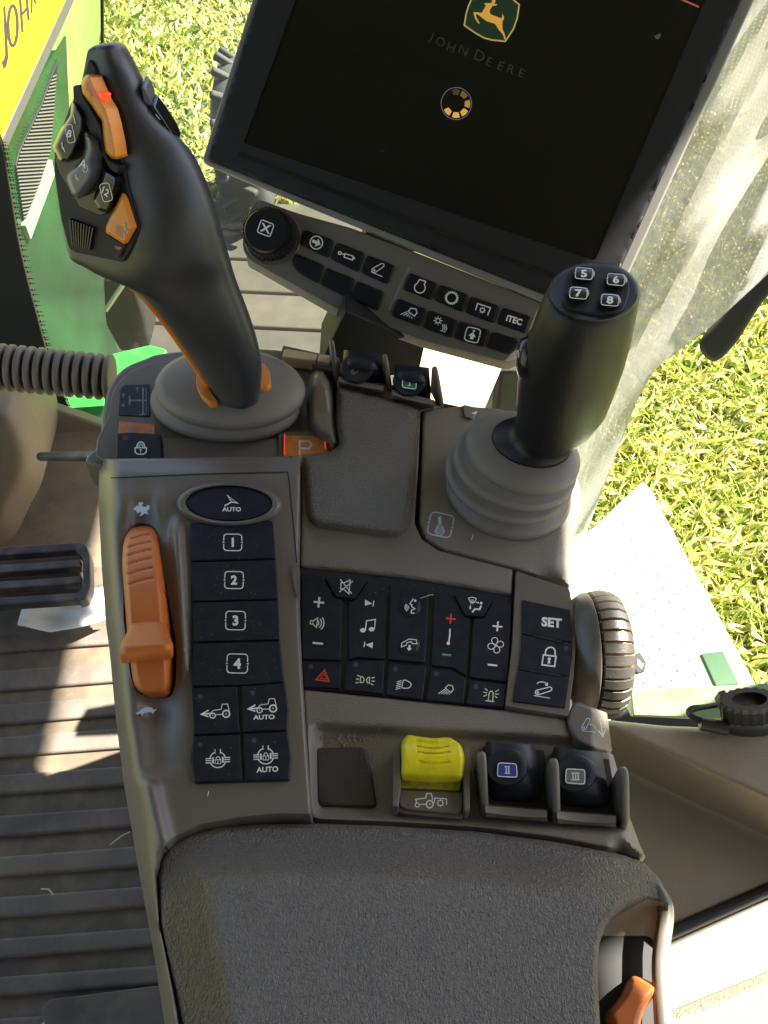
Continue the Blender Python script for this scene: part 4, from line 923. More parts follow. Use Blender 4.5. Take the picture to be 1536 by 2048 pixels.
# --- corrugated hose
hs = thing('corrugated_hose', 'ribbed taupe hose running in beside the console tray', 'hose', tuple(YP(.14).at(100, 745)))
HP = YP(.14)
cpts = [(-30, 733), (40, 738), (110, 744), (170, 750), (222, 758)]
tube('hose_core', [HP.at(*p) for p in cpts], .0125, 'matte', hs, 20)
for k in range(13):
    x = -14+k*19.4; y = 734+x*.095; c0 = HP.at(x-4.5, y-.4); c1 = HP.at(x+4.5, y+.4); d = (c1-c0).normalized(); w = (c1-c0).length
    a = d.cross(Vector((0, 0, 1))).normalized(); b = d.cross(a); c = (c0+c1)/2; rg = []
    for o_, r_ in ((-.55, .0125), (-.5, .0146), (-.28, .0155), (.28, .0155), (.5, .0146), (.55, .0125)):
        rg.append([c+d*(w*o_*1.25)+(a*math.cos(t)+b*math.sin(t))*r_ for t in np.linspace(0, 2*math.pi, 32, endpoint=False)])
    loft('ring', rg, 'rubber', hs, smooth=60)

# =================================================================== display and its keypad
hC = Vector((.912, -.36810, -.18100)); vC = Vector((.3686, .54185, .75531)); MN = hC.cross(vC).normalized()
MP = Plane(CAM+ray(402.6, 323.6)*.57, MN)
dsp = thing('display_monitor', 'large tilted black touch display in a grey case', 'monitor', tuple(MP.at(805, 490)))
case = [(402, 325), (594, -290), (1642, -290), (1208, 656)]
slab('case', rnd(case, [14, 14, 14, 14]), MP, 0, -.030, 'greyrim', dsp, .0016)
slab('back_housing', rnd([(470, 285), (620, -240), (1560, -240), (1190, 560)], 20), MP, -.029, -.055, 'matte', dsp, .004)
bz = [(413, 320), (601, -280), (1610, -280), (1198, 634)]
op = [(486, 286), (676, -240), (1512, -240), (1190, 522)]
relief('bezel', rnd(bz, 10, 3), MP, lambda x, y, d: .0024-.0012*clip01(1-d/4)**2, 'bezel', dsp, holes=[rnd(op, 8, 3)], res=26, skirt=.003, hole_skirt=.0028)
slab('bezel_lip', rnd([(474, 312), (480, 304), (1130, 556), (1124, 562)], 2), MP, .0030, .001, 'gloss', dsp, .0003)
scr = slab('screen', [(484, 288), (674, -244), (1514, -244), (1192, 526)], MP, .0006, -.002, 'screen', dsp, 0)
SL = .0007
Ecol = lambda n, c, s_: mat(n, (.01, .01, .01), .3, emit=c, es=s_)
i = Ink(zG, MP, SL); i.fill([(650, 0), (600, 130), (575, 320), (720, 430), (900, 510), (1090, 522), (1195, 370), (1255, 200), (1272, 55), (1195, 0), (1000, -160), (740, -160)]); i.done('emblem_field', scr, Ecol('screen_dark_green', (.006, .028, .012), .10))
i = Ink(zG, MP, SL+.0001); i.st([(655, 0), (620, 80), (590, 180), (568, 325)]+[(720, 430), (820, 485), (920, 512), (1092, 528)]+[(1195, 372), (1245, 230), (1270, 60), (1200, 0), (1060, -120), (740, -150)], 20, True); i.done('emblem_border', scr, Ecol('screen_pale_gold', (.62, .47, .14), .085))
i = Ink(zG, MP, SL+.0002)
i.fill([(820, 40), (900, 40), (925, 30), (915, -10), (960, -20), (968, 20), (945, 45), (990, 55), (975, 70), (930, 75), (898, 120), (892, 160), (910, 185), (1040, 235), (1055, 255), (1055, 370), (1080, 430), (1100, 505), (1082, 505), (1060, 440), (1010, 385), (960, 305), (850, 270), (790, 225), (740, 185), (712, 185), (720, 215), (765, 300), (750, 305), (705, 235), (682, 160), (715, 155), (790, 165), (825, 105), (845, 75)])
i.fill([(1040, 240), (1055, 205), (1048, 170), (1075, 215), (1072, 258), (1050, 258)]); i.done('emblem_stag', scr, Ecol('screen_gold', (.80, .42, .07), .10))
i = Ink(zG, MP, SL); e_ = (.905, .425); dn = (.35, -.9)
for ch, x, y, h in (('J', 140, 480, 135), ('O', 265, 535, 115), ('H', 400, 605, 115), ('N', 555, 645, 120), ('D', 765, 715, 140), ('E', 890, 790, 112), ('E', 1035, 845, 112), ('R', 1165, 885, 112), ('E', 1300, 935, 112)): i.txt(ch, x, y, h, dx=e_, dy=dn, bold=.0)
i.done('brand_lettering', scr, Ecol('screen_faint_green', (.010, .018, .012), .14))
i = Ink(zG, MP, SL); i.ring(465, 1325, 195, 205, 9, 48); i.done('progress_ring', scr, Ecol('screen_slate', (.16, .16, .24), .10))
for a, br_ in ((92, .42), (48, .40), (2, .24), (-48, .10), (-92, .04), (138, .40)):
    i = Ink(zG, MP, SL); q = [(465+r_*math.cos(R(a+t)), 1325+r_*1.04*math.sin(R(a+t))) for r_, t in ((112, -17), (176, -17), (180, 0), (176, 17), (112, 17))]
    i.fill(q); i.done('progress_block', scr, Ecol('screen_block_%d' % (a+100), (.85, .47, .10), br_*.26))
Ink(ID, MP, SL).st([(1352, -6), (1398, 14)], 3.5).done('status_line', scr, Ecol('screen_red', (.5, .12, .06), .10))
i = Ink(ZM(1200, 0, 3.658), MP, SL+.0001); i.fill([(390, 250), (402, 262), (418, 255), (440, 240), (445, 262), (425, 290), (410, 282)]); i.done('smudge', scr, mat('smudge', (.12, .12, .13), .6))
i = Ink(zG, MP, SL+.0001)
for _ in range(70):
    x = random.uniform(-2000, 2600); y = random.uniform(-100, 3000); i.disc(x, y, random.uniform(2, 5), n=5)
i.done('dust', scr, mat('dust_specks', (.09, .09, .09), .8)); bpy.data.objects['dust']['kind'] = 'stuff'

KPd = 'dark key pad of black keys with white symbols under the display'
kp = thing('display_keypad', 'narrow taupe keypad with knurled knob fixed under the display', 'keypad', tuple(MP.at(780, 570, -.01)))
KPL = MP.off(-.004)
body = [(515, 397), (500, 414), (483, 484), (487, 506), (500, 521), (674, 618), (844, 680), (1015, 727), (1040, 716), (1074, 625), (1085, 606), (850, 512), (700, 455), (590, 425)]
slab('keypad_body', rnd(body, [14, 14, 14, 10, 14, 20, 20, 14, 14, 8, 4, 10, 10, 20], 4), KPL, 0, -.014, 'keyp', kp, .0024)
slab('lit_edge_strip', rnd([(492, 510), (674, 612), (844, 674), (1016, 720), (1040, 708), (1040, 730), (1014, 741), (840, 694), (668, 631), (496, 533)], 4), KPL, -.0035, -.016, 'cream', kp, .001)  # cream strip stands in for light caught along the keypad's lower edge
i = Ink(ID, KPL, .0001); i.st([(778, 620), (818, 535)], 5); i.done('divider', kp, 'greyrim')
KK = dict(b1=zE([(645, 325), (910, 420), (865, 585), (600, 455)]), b2=zE([(950, 445), (1200, 540), (1145, 715), (890, 590)]), b3=zE([(1235, 565), (1485, 660), (1420, 830), (1175, 720)]), b4=zE([(560, 545), (825, 655), (770, 820), (590, 720), (528, 640)]), b5=zE([(855, 680), (1110, 785), (1050, 955), (795, 830)]), b6=zE([(1140, 805), (1385, 905), (1330, 1075), (1070, 965)]),
 c1=zF([(275, 215), (530, 315), (475, 465), (220, 365)]), c2=zF([(565, 325), (820, 420), (765, 575), (505, 465)]), c3=zF([(850, 435), (1110, 525), (1060, 680), (795, 580)]), c4=zF([(1150, 540), (1405, 625), (1355, 775), (1090, 685)]), d1=zF([(165, 455), (430, 555), (370, 710), (110, 610)]), d2=zF([(455, 565), (720, 655), (670, 815), (405, 725)]), d3=zF([(745, 665), (1020, 750), (965, 905), (695, 820)]), d4=zF([(1050, 765), (1310, 840), (1260, 930), (1190, 970), (990, 905)]))
KO = {}
for k, q in KK.items():
    q5 = rnd(q, 6, 3); cx = sum(p[0] for p in q)/len(q); cy = sum(p[1] for p in q)/len(q)
    slab('key_recess', rnd([(cx+(x-cx)*1.04, cy+(y-cy)*1.06) for x, y in q], 7, 3), KPL, .0002, -.004, 'gap', kp, .0001)
    KO[k] = slab('key', q5, KPL, .0022, -.003, 'keys', kp, .0012)
KL = .00228
ex = (.93, .37); ey = (.37, -.93)
Ink(zE, KPL, KL).ring(757, 443, 58, 60, 11).arrow((720, 425), (797, 460), 30, 42, 42).done('icon', KO['b1'])
i = Ink(zE, KPL, KL); i.ring(975, 540, 14, 14, 9, 12).st([(988, 545), (1022, 556)], 10).st([(1025, 545), (1100, 570), (1092, 605), (1015, 578)], 10, True).st([(1100, 575), (1115, 590), (1095, 603)], 8); i.done('icon', KO['b2'])
i = Ink(zE, KPL, KL); bar_icon(i, (1296, 700), (1370, 655), 22, 8); i.st([(1265, 715), (1372, 760)], 7); i.done('icon', KO['b3'])
i = Ink(zF, KPL, KL); i.st([(352, 300), (368, 275), (425, 292), (415, 315)]+[(371+50*math.cos(R(a)), 350+50*math.sin(R(a))) for a in range(-38, 232, 18)]+[(352, 305)], 10); i.done('icon', KO['c1'])
i = Ink(zF, KPL, KL); i.ring(667, 446, 50, 50, 12)
for a in range(0, 360, 20): i.st([(667+52*math.cos(R(a)), 446+52*math.sin(R(a))), (667+66*math.cos(R(a)), 446+66*math.sin(R(a)))], 9)
i.done('icon', KO['c2'])
i = Ink(zF, KPL, KL); i.st([(890, 560), (908, 498), (1028, 538), (1002, 608)], 10).ring(953, 560, 18, 18, 8, 16)
for a in range(0, 360, 45): i.st([(953+19*math.cos(R(a)), 560+19*math.sin(R(a))), (953+29*math.cos(R(a)), 560+29*math.sin(R(a)))], 9)
i.done('icon', KO['c3'])
Ink(zF, KPL, KL).txt('iTEC', 1250, 652, 62, dx=(.95, .30), dy=(.3, -.95), width=150, bold=.035).done('icon', KO['c4'])
i = Ink(zF, KPL, KL); i.st([(262, 572), (290, 540), (335, 550), (345, 585), (320, 615)], 10, True)
for k in range(5): i.st([(252+k*10, 575+k*12), (192+k*26, 600+k*9)], 8)
i.done('icon', KO['d1'])
i = Ink(zF, KPL, KL); i.ring(540, 658, 20, 20, 8, 16)
for a in range(0, 360, 45): i.st([(540+21*math.cos(R(a)), 658+21*math.sin(R(a))), (540+42*math.cos(R(a)), 658+42*math.sin(R(a)))], 7)
for k in range(3): i.st(cat([(588+k*16, 690+k*3), (582+k*16, 708+k*3), (590+k*16, 722+k*3), (580+k*16, 745+k*3)], 4), 7)
i.st([(562, 748), (610, 764)], 7); i.done('icon', KO['d2'])
i = Ink(zF, KPL, KL); i.frame(861, 790, 130, 130, 9, 36, 14).arrow((850, 830), (866, 765), 30, 36, 40).disc(874, 754, 10); i.done('icon', KO['d3'])
# knurled knob
rr = []
for l, cx, cy, r_ in ((.0, 541, 471, 51), (.008, 538, 467, 50), (.013, 535, 463, 49)):
    rr.append([KPL.at(cx+(r_+(1.6 if k % 2 else -1.2))*math.cos(2*math.pi*k/72), cy+(r_+(1.6 if k % 2 else -1.2))*math.sin(2*math.pi*k/72), l) for k in range(72)])
loft('knob_ring', rr, 'matte', kp, smooth=20)
rr = [[KPL.at(cx+r_*math.cos(2*math.pi*k/48), cy+r_*math.sin(2*math.pi*k/48), l) for k in range(48)] for l, cx, cy, r_ in ((.012, 535, 463, 46), (.016, 533, 461, 44.5), (.0185, 532, 460, 42), (.0185, 532, 460, 20))]
kc = loft('knob_cap', rr, 'keys', kp, smooth=50)
i = Ink(zE, KPL, .01862); i.st(rnd([(245, 228), (365, 275), (325, 390), (205, 345)], 24), 9, True).txt('X', 285, 310, 82, dx=(.93, .3), dy=(.2, -.95), bold=.03, sx=1.1); i.done('icon', kc)
rr = [[KPL.at(545+r_*math.cos(2*math.pi*k/48), 474+r_*math.sin(2*math.pi*k/48), l) for k in range(48)] for l, r_ in ((-.002, 57), (.0006, 57), (.0012, 55), (.0004, 52))]
loft('knob_seat', rr, 'keyp', kp, smooth=50)
# mounting arm, behind and below
arm = thing('display_bracket', 'black bracket block carrying the display behind the levers', 'bracket', tuple(YP(.16).at(740, 720)))
slab('bracket_block', rnd([(636, 735), (690, 622), (850, 690), (838, 745), (720, 760)], 4), YP(.165), 0, -.045, 'matte', arm, .003)
slab('bracket_neck', rnd([(700, 640), (820, 640), (840, 300), (760, 300)], 4), YP(.235), 0, -.03, 'matte', arm, .003)

# =================================================================== the cab around, and outside
def struct(o): o['kind'] = 'structure'; return o
FZ = -.55
# --- cab roof above, and unseen post and blockers added to shade the controls
roof = thing('cab_roof', 'beige lined cab roof above the console', 'roof', (0, 0, .9))
XR = .889
box('roof_shell', (XR-1.1, .0, .95), (2.2, 2.3, .10), mat('grey_headliner', (.20, .19, .175), .9), roof, .02)
box('rear_sky_blocker', (XR-1.1, -1.12, .15), (2.2, .06, 1.5), mat('grey_headliner', (.2, .19, .175), .9), roof, .02)  # unseen wall added behind the camera to cut sky light
post = thing('cab_shade_post', 'dark cab post added out of view to shade the right trim', 'post', (.72, .075, -.6))
box('post_shell', (.74, .097, .15), (.06, .075, 1.5), 'olive', post, .015)  # unseen; placed so its shadow falls on the side trim
box('trim_sun_blocker', (.74, .172, .015), (.06, .075, 1.21), 'olive', post, .015)  # invented piece, out of view, keeping sun off the side trim
ped = box('console_pedestal', (0, -.13, -.33), (.13, .64, .40), 'olive', console, .02)  # unseen; size chosen so it blocks sun on the floor mat
# --- cab floor and ribbed mat
slab_floor = box('floor', (-.475, -.15, FZ-.03), (1.25, 1.5, .05), mat('dusty_floor', (.13, .105, .075), .8, .5, 250, var=.25, vs_=14, dirt=(.23, .18, .12), dirt_amt=.6, dirt_s=18), None, .002); struct(slab_floor)
matm = mat('ribbed_rubber_mat', (.118, .100, .086), .75, .35, 220, spec=.25, var=.3, vs_=10, dirt=(.21, .17, .13), dirt_amt=.9, dirt_s=15)
fmat = thing('floor_mat', 'dusty ribbed rubber floor mat left of the console', 'floor mat', (-.4, .0, FZ))
slab('mat_sheet', [(-160, 1150), (250, 1130), (420, 2300), (-160, 2300)], Z(FZ), .004, -.003, mat('mat_grooves', (.10, .077, .053), .8, .5, 160, var=.25, vs_=12, dirt=(.26, .2, .13), dirt_amt=.6, dirt_s=16), fmat, .001)
yk = [1262, 1338, 1404, 1470, 1545, 1628, 1708, 1790, 1872, 1950, 2032]
for y in yk:
    h = 40
    e = [(-150, y+14), (60, y-1), (450, y-30), (452, y-30+h*.98), (60, y+h-1+random.uniform(-2, 2)), (-150, y+14+h)]
    slab('rib', dens([(a, b+random.uniform(-1.5, 1.5)) for a, b in e], 120), Z(FZ), .009, .002, matm, fmat, .003)
paperm = mat('white_paper', (.80, .79, .78), .8, .2, 60)
pp = [(34, 1250), (46, 1208), (120, 1206), (165, 1206), (190, 1172), (215, 1165), (222, 1235), (170, 1252), (100, 1264)]
o = relief('paper_scrap', rnd(pp, 4, 2), Z(FZ), lambda x, y, d: .030+.008*np.sin(x*.045+y*.03)+.006*np.sin(y*.11), paperm, None, res=7, skirt=.001); tag(o, 'crumpled white paper scrap on the floor by the pedal', 'paper')
o = relief('paper_scrap', rnd([(70, 2060), (95, 2035), (118, 2062), (100, 2090)], 3, 2), Z(FZ), lambda x, y, d: .017+.002*np.sin(x*.2), paperm, None, res=6, skirt=.001); tag(o, 'tiny white paper corner lying on the ribbed mat', 'paper')
o = slab('sill_plate', rnd([(80, 2015), (100, 1998), (330, 1968), (345, 2010), (340, 2060), (90, 2060)], 6), Z(FZ), .022, .0, matm, None, .004); tag(o, 'worn grey floor plate lying across the mat ribs', 'floor plate')
straw = mat('dry_straw', (.5, .42, .24), .7)
for k, (a, b) in enumerate((((82, 1778), (106, 1790)), ((220, 1690), (260, 1664)))):
    A = Z(FZ).at(*a, .014); B = Z(FZ).at(*b, .016); o = tube('straw', [A, A.lerp(B, .5)+Vector((.002, .002, .002)), B], .0008, straw, None, 5)
    tag(o, ('short bent straw on the mat', 'longer straw pointing at the console edge')[k], 'straw')

# --- pedal
pd = thing('foot_pedal', 'black slotted foot pedal over the dusty floor', 'pedal', tuple(Z(FZ).at(90, 1180)))
pedm = mat('pedal_black', (.03, .03, .034), .4, .3, 300, var=.2, vs_=40, dirt=(.2, .16, .11), dirt_amt=.5, dirt_s=30)
PZ = Z(FZ+.07)
for a, b in (((-60, 1098), (160, 1084)), ((-60, 1133), (160, 1118)), ((-60, 1166), (162, 1151)), ((-60, 1198), (164, 1184))):
    slab('slat', [(a[0], a[1]), (b[0], b[1]), (b[0], b[1]+15), (a[0], a[1]+16)], PZ, 0, -.012, pedm, pd, .002)
slab('end_frame', rnd([(150, 1083), (172, 1086), (180, 1110), (182, 1172), (172, 1196), (155, 1202), (152, 1186), (166, 1175), (164, 1115), (150, 1100)], 6), PZ, .002, -.014, pedm, pd, .003)
slab('pedal_pad', [(-60, 1095), (160, 1085), (164, 1196), (-60, 1212)], PZ, -.020, -.03, 'tan', pd, .002)
# --- beige tower and wall left of the console
def zt(x, y, d): return .05*(1-clip01(1-d/60)**2)
tw = relief('column_cover', rnd([(-60, 770), (40, 782), (72, 830), (92, 905), (88, 960), (60, 1010), (30, 1075), (-10, 1110), (-60, 1120)], 26, 4), Plane(YP(.42).at(30, 950), (.25, -.85, .45)), zt, 'tan', None, res=10, skirt=.2); tag(tw, 'moulded beige cover at the foot of the steering column', 'column cover')
fw = slab('footwell_wall', [(60, 800), (240, 862), (240, 1110), (190, 1150), (-60, 1150), (-60, 800)], Plane(YP(.52).at(130, 1000), (.05, -.8, .6)), 0, -.04, 'tan', None, .004); tag(fw, 'flat beige footwell wall panel behind the pedal', 'wall panel')
rod = tube('pedal_rod', [YP(.40).at(82, 913), YP(.36).at(140, 913), YP(.30).at(230, 913)], .0055, pedm, None, 12); tag(rod, 'thin dark steel rod crossing to the console side', 'rod')
for k, (x, y) in enumerate(((176, 955), (184, 1020))):
    sl_ = slab('wall_slot', rnd([(x, y), (x+5, y), (x+7, y+36), (x+2, y+38)], 2), Plane(YP(.52).at(130, 1000), (.05, -.8, .6)), .002, -.001, 'gap', fw, .0003)

# --- right side trim
TZ = Z(-.14)
trim = thing('side_trim', 'olive plastic cab trim right of the console', 'trim panel', tuple(TZ.at(1400, 1650)))
def ztr(x, y, d):
    c = 1500+(x-1230)*.45
    return .045*sm((c-y+22)/70)+.009*np.exp(-((y-c-8)/20)**2)-.006*clip01(1-d/10)**2
relief('trim_shell', rnd([(1040, 1480), (1215, 1440), (1330, 1452), (1600, 1462), (1760, 1468), (1760, 1678), (1536, 1772), (1345, 1856), (1270, 1885), (1040, 1960)], 8), TZ, ztr, 'olive', trim, res=6, skirt=.05)
seal = slab('window_seal', [(1050, 1968), (1250, 1885), (1345, 1848), (1536, 1766), (1760, 1670), (1760, 1694), (1536, 1792), (1345, 1877), (1250, 1915), (1050, 1998)], TZ, .004, -.06, 'matte', None, .003); tag(seal, 'black rubber seal strip between trim and sill', 'seal')
sill = slab('window_sill', [(1050, 2000), (1240, 1918), (1345, 1880), (1536, 1796), (1760, 1697), (1760, 1850), (1536, 1942), (1345, 2020), (1240, 2062), (1050, 2140)], TZ, -.004, -.06, mat('pale_sill_plastic', (.52, .49, .43), .5, .2, 700, dirt=(.4, .33, .25), dirt_amt=.3, dirt_s=20), None, .006); tag(sill, 'pale sunlit plastic sill between seal and seat', 'window sill')
seat = relief('seat_corner', rnd([(1050, 2144), (1240, 2066), (1345, 2022), (1536, 1944), (1760, 1852), (1760, 2300), (1050, 2300)], 8), TZ, lambda x, y, d: .012*(1-clip01(1-d/22)**2), mat('tan_seat_leather', (.27, .215, .145), .55, gs=420, leather=.5), None, res=10, skirt=.06); tag(seat, 'grained tan seat edge below the pale sill', 'seat')
# reservoir cap with tether
cp_ = thing('filler_cap', 'black ribbed filler cap with a tether loop on the trim', 'filler cap', tuple(TZ.at(1490, 1468, .04)))
capm = mat('cap_black', (.018, .018, .02), .4, .2, 700)
CZ = TZ.off(.04)
rings_px('cap_base', [(1502, 1462, 60, 22, 0, 0), (1502, 1440, 60, 20, .012, 0), (1500, 1434, 50, 18, .014, 0)], capm, cp_, pl=CZ, n=40, smooth=40)
rr = []
for cx, cy, rx, ry, l in ((1500, 1430, 58, 24, .013), (1499, 1404, 60, 25, .029), (1499, 1398, 57, 23, .031), (1499, 1398, 36, 14, .031), (1499, 1402, 33, 12, .026)):
    rr.append([CZ.at(cx+(rx+(1.5 if (k//2) % 2 else -1.5)*(rx > 50))*math.cos(2*math.pi*k/80), cy+(ry+(.8 if (k//2) % 2 else -.8)*(rx > 50))*math.sin(2*math.pi*k/80), l) for k in range(80)])
loft('cap_grip', rr, capm, cp_, smooth=25)
slab('cap_ear', rnd([(1436, 1382), (1450, 1378), (1462, 1400), (1448, 1408)], 4), CZ, .030, .022, capm, cp_, .002)
tube('tether', [CZ.at(x, y, .012) for x, y in cat([(1455, 1455), (1420, 1447), (1390, 1438), (1377, 1425), (1385, 1416), (1410, 1414), (1440, 1408), (1450, 1400)], 5)], .0016, capm, cp_, 8)
tube('tether', [CZ.at(x, y, .013) for x, y in cat([(1450, 1450), (1405, 1440), (1384, 1428), (1392, 1419), (1445, 1410)], 5)], .0012, capm, cp_, 8)
tube('tether_sleeve', [CZ.at(1400, 1446, .012), CZ.at(1455, 1457, .012)], .004, capm, cp_, 10)

# --- sill plates and fender beyond the right flank
GS = Z(-.45)
frit = mat('dark_glass_edge', (.02, .022, .02), .35)
o = slab('lower_window_frame', rnd([(1225, 1430), (1245, 1395), (1262, 1432), (1440, 1440), (1600, 1436), (1600, 1470), (1300, 1470), (1228, 1462)], 3), Z(-.22), 0, -.03, 'matte', None, .003); tag(o, 'dark lower window frame behind the depth wheel', 'window frame')
o = slab('green_ledge', rnd([(1262, 1380), (1600, 1362), (1600, 1432), (1440, 1436), (1268, 1430)], 3), Z(-.28), 0, -.03, mat('dusty_green_paint', (.06, .15, .045), .3, .1, 300, dirt=(.24, .24, .16), dirt_amt=.85, dirt_s=7), None, .003); tag(o, 'dusty green metal ledge outside the lower window', 'ledge')
fen = thing('fender', 'pale sunlit fender panel with rows of green dots', 'fender', tuple(GS.at(1330, 1200)))
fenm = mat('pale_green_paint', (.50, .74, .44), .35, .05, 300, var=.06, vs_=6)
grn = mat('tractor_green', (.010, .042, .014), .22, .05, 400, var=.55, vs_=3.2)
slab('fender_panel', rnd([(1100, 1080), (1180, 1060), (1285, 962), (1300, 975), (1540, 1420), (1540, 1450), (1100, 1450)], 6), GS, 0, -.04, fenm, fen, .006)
i = Ink(ID, GS, .0008)
for r_ in range(14):
    for c_ in range(12):
        x = 1150+c_*31+r_*11-(r_ % 2)*3; y = 985+r_*29+c_*11.5
        if pdist(np.array([[x, y]]), [(1150, 1085), (1285, 985), (1500, 1385), (1150, 1385)])[1][0] and not (1395 < x < 1490 and y > 1290): i.disc(x+random.uniform(-3, 3), y+random.uniform(-3, 3), random.uniform(2, 3.6), n=10)
o = i.done('dots', fen, mat('dot_green', (.05, .22, .06), .5)); o['kind'] = 'stuff'
slab('fender_step', rnd([(1402, 1306), (1446, 1301), (1480, 1368), (1432, 1372)], 3), GS, .003, -.01, grn, fen, .001)
em = slab('emblem', rnd([(1266, 1310), (1280, 1303), (1294, 1325), (1290, 1342), (1274, 1347), (1264, 1330)], 4), GS, .003, -.005, 'matte', fen, .001)
Ink(ID, GS, .0032).fill([(1275, 1318), (1280, 1322), (1284, 1328), (1288, 1327), (1283, 1337), (1276, 1330)]).done('emblem_mark', em, 'prtc')

# --- post, trim and dark pillars seen between keypad and joystick
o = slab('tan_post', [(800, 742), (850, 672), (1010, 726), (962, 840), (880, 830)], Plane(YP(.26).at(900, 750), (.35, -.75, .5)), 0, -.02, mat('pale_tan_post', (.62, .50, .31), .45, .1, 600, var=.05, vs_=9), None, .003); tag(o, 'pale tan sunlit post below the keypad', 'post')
o = slab('olive_pillar', [(975, 728), (1035, 735), (1040, 850), (950, 850)], YP(.33), 0, -.03, 'olive', None, .003); tag(o, 'olive pillar strip between tan post and joystick', 'pillar')
o = slab('black_pillar', [(1000, 742), (1052, 742), (1052, 860), (985, 860)], YP(.30), 0, -.02, 'matte', None, .004); tag(o, 'black pillar strip just behind the joystick', 'pillar')

# --- rumpled mesh sunshade at the right window
cm = bpy.data.materials.new('white_mesh_cloth'); cm.use_nodes = True; nt = cm.node_tree; N = nt.nodes; L = nt.links; N.remove(N['Principled BSDF'])
tc = N.new('ShaderNodeTexCoord'); mp = N.new('ShaderNodeMapping'); mp.inputs['Rotation'].default_value = (0, 0, R(28)); L.new(tc.outputs['Object'], mp.inputs[0])
sp = N.new('ShaderNodeSeparateXYZ'); L.new(mp.outputs[0], sp.inputs[0])
def wv(out, fr):
    a = N.new('ShaderNodeMath'); a.operation = 'MULTIPLY'; a.inputs[1].default_value = fr; L.new(out, a.inputs[0])
    b = N.new('ShaderNodeMath'); b.operation = 'SINE'; L.new(a.outputs[0], b.inputs[0]); return b.outputs[0]
sx = wv(sp.outputs['X'], 2*math.pi/.0034); sy = wv(sp.outputs['Z'], 2*math.pi/.0034)
mul = N.new('ShaderNodeMath'); mul.operation = 'MAXIMUM'; L.new(sx, mul.inputs[0]); L.new(sy, mul.inputs[1])
mr = N.new('ShaderNodeMapRange'); mr.inputs['From Min'].default_value = -.55; mr.inputs['From Max'].default_value = -.25; mr.inputs['To Min'].default_value = .66; mr.inputs['To Max'].default_value = .93; L.new(mul.outputs[0], mr.inputs[0])
df = N.new('ShaderNodeBsdfDiffuse'); df.inputs[0].default_value = (.47, .47, .455, 1); tl_ = N.new('ShaderNodeBsdfTranslucent'); tl_.inputs[0].default_value = (.36, .36, .34, 1)
m1 = N.new('ShaderNodeMixShader'); m1.inputs[0].default_value = .38; L.new(df.outputs[0], m1.inputs[1]); L.new(tl_.outputs[0], m1.inputs[2])
tr_ = N.new('ShaderNodeBsdfTransparent'); m2 = N.new('ShaderNodeMixShader'); L.new(mr.outputs[0], m2.inputs[0]); L.new(tr_.outputs[0], m2.inputs[1]); L.new(m1.outputs[0], m2.inputs[2])
L.new(m2.outputs[0], N['Material Output'].inputs[0])
CP = Plane(CAM+ray(1350, 600)*.80, (-.45, -.80, .40))
def zcu2(x, y, d):
    s_ = (x-1350)+(y-600)*.52                      # distance across the folds, running along the display's right edge
    return .022*np.sin(s_*.026+.9*np.sin(y*.008))+.008*np.sin(s_*.07+y*.010)+.004*np.sin(y*.03+x*.02)
cur = relief('mesh_sunshade', [(1120, 700), (1180, 520), (1420, -120), (1640, -120), (1640, 455), (1536, 548), (1420, 655), (1310, 738), (1275, 800), (1165, 1085), (1120, 1100)], CP, zcu2, cm, None, res=10, skirt=.0008)
tag(cur, 'rumpled white mesh sunshade hanging at the right window', 'sunshade')
o = slab('mirror_arm', cat([(1395, 690), (1440, 640), (1500, 540), (1560, 400), (1640, 360), (1640, 540), (1540, 590), (1470, 690), (1425, 728)], 5, True), CP, -.10, -.16, 'matte', None, .012); tag(o, 'dark curved rubber edge behind the mesh sunshade', 'rubber edge')

# --- windscreen
gl = bpy.data.materials.new('cab_glass'); gl.use_nodes = True; nt = gl.node_tree; N = nt.nodes; L = nt.links; N.remove(N['Principled BSDF'])
tr_ = N.new('ShaderNodeBsdfTransparent'); tr_.inputs[0].default_value = (.72, .77, .70, 1); gs_ = N.new('ShaderNodeBsdfGlossy'); gs_.inputs['Roughness'].default_value = .03
fr = N.new('ShaderNodeFresnel'); fr.inputs[0].default_value = 1.45; mx = N.new('ShaderNodeMixShader'); L.new(fr.outputs[0], mx.inputs[0]); L.new(tr_.outputs[0], mx.inputs[1]); L.new(gs_.outputs[0], mx.inputs[2]); du = N.new('ShaderNodeBsdfTranslucent'); du.inputs[0].default_value = (.8, .8, .72, 1); m3 = N.new('ShaderNodeMixShader'); m3.inputs[0].default_value = .014
L.new(mx.outputs[0], m3.inputs[1]); L.new(du.outputs[0], m3.inputs[2]); L.new(m3.outputs[0], N['Material Output'].inputs[0])
ws = thing('windscreen', 'front cab glass with a dark green seam and black edge band', 'windscreen', tuple(YP(.75).at(200, 500)))
WP = Plane(YP(.75).at(200, 400), (.1, -.98, .12))
wv_ = [WP.at(*p) for p in ((-200, -200), (1000, -200), (1000, 900), (-200, 900))]
link('glass_pane', wv_, [(0, 1, 2, 3)], gl, ws)
slab('seam', [(199, -120), (205, -120), (209, 330), (204, 330)], WP, .002, -.008, mat('seam_green', (.01, .05, .02), .4), ws, .0005)
slab('black_band', cat([(-60, 180), (0, 285), (16, 360), (40, 500), (78, 650), (104, 740), (152, 866), (100, 880), (-60, 880)], 5, True), WP, .003, -.01, frit, ws, .001)
i = Ink(ID, WP, .0008)
edge = cat([(0, 285), (16, 360), (40, 500), (78, 650), (104, 740), (152, 866)], 14)
for k in range(0, len(edge)-1):
    for o_, r_ in ((5, 2.2), (10, 1.6), (14, 1.0)): i.disc(edge[k][0]+o_, edge[k][1]+(k % 2)*2, r_, n=8)
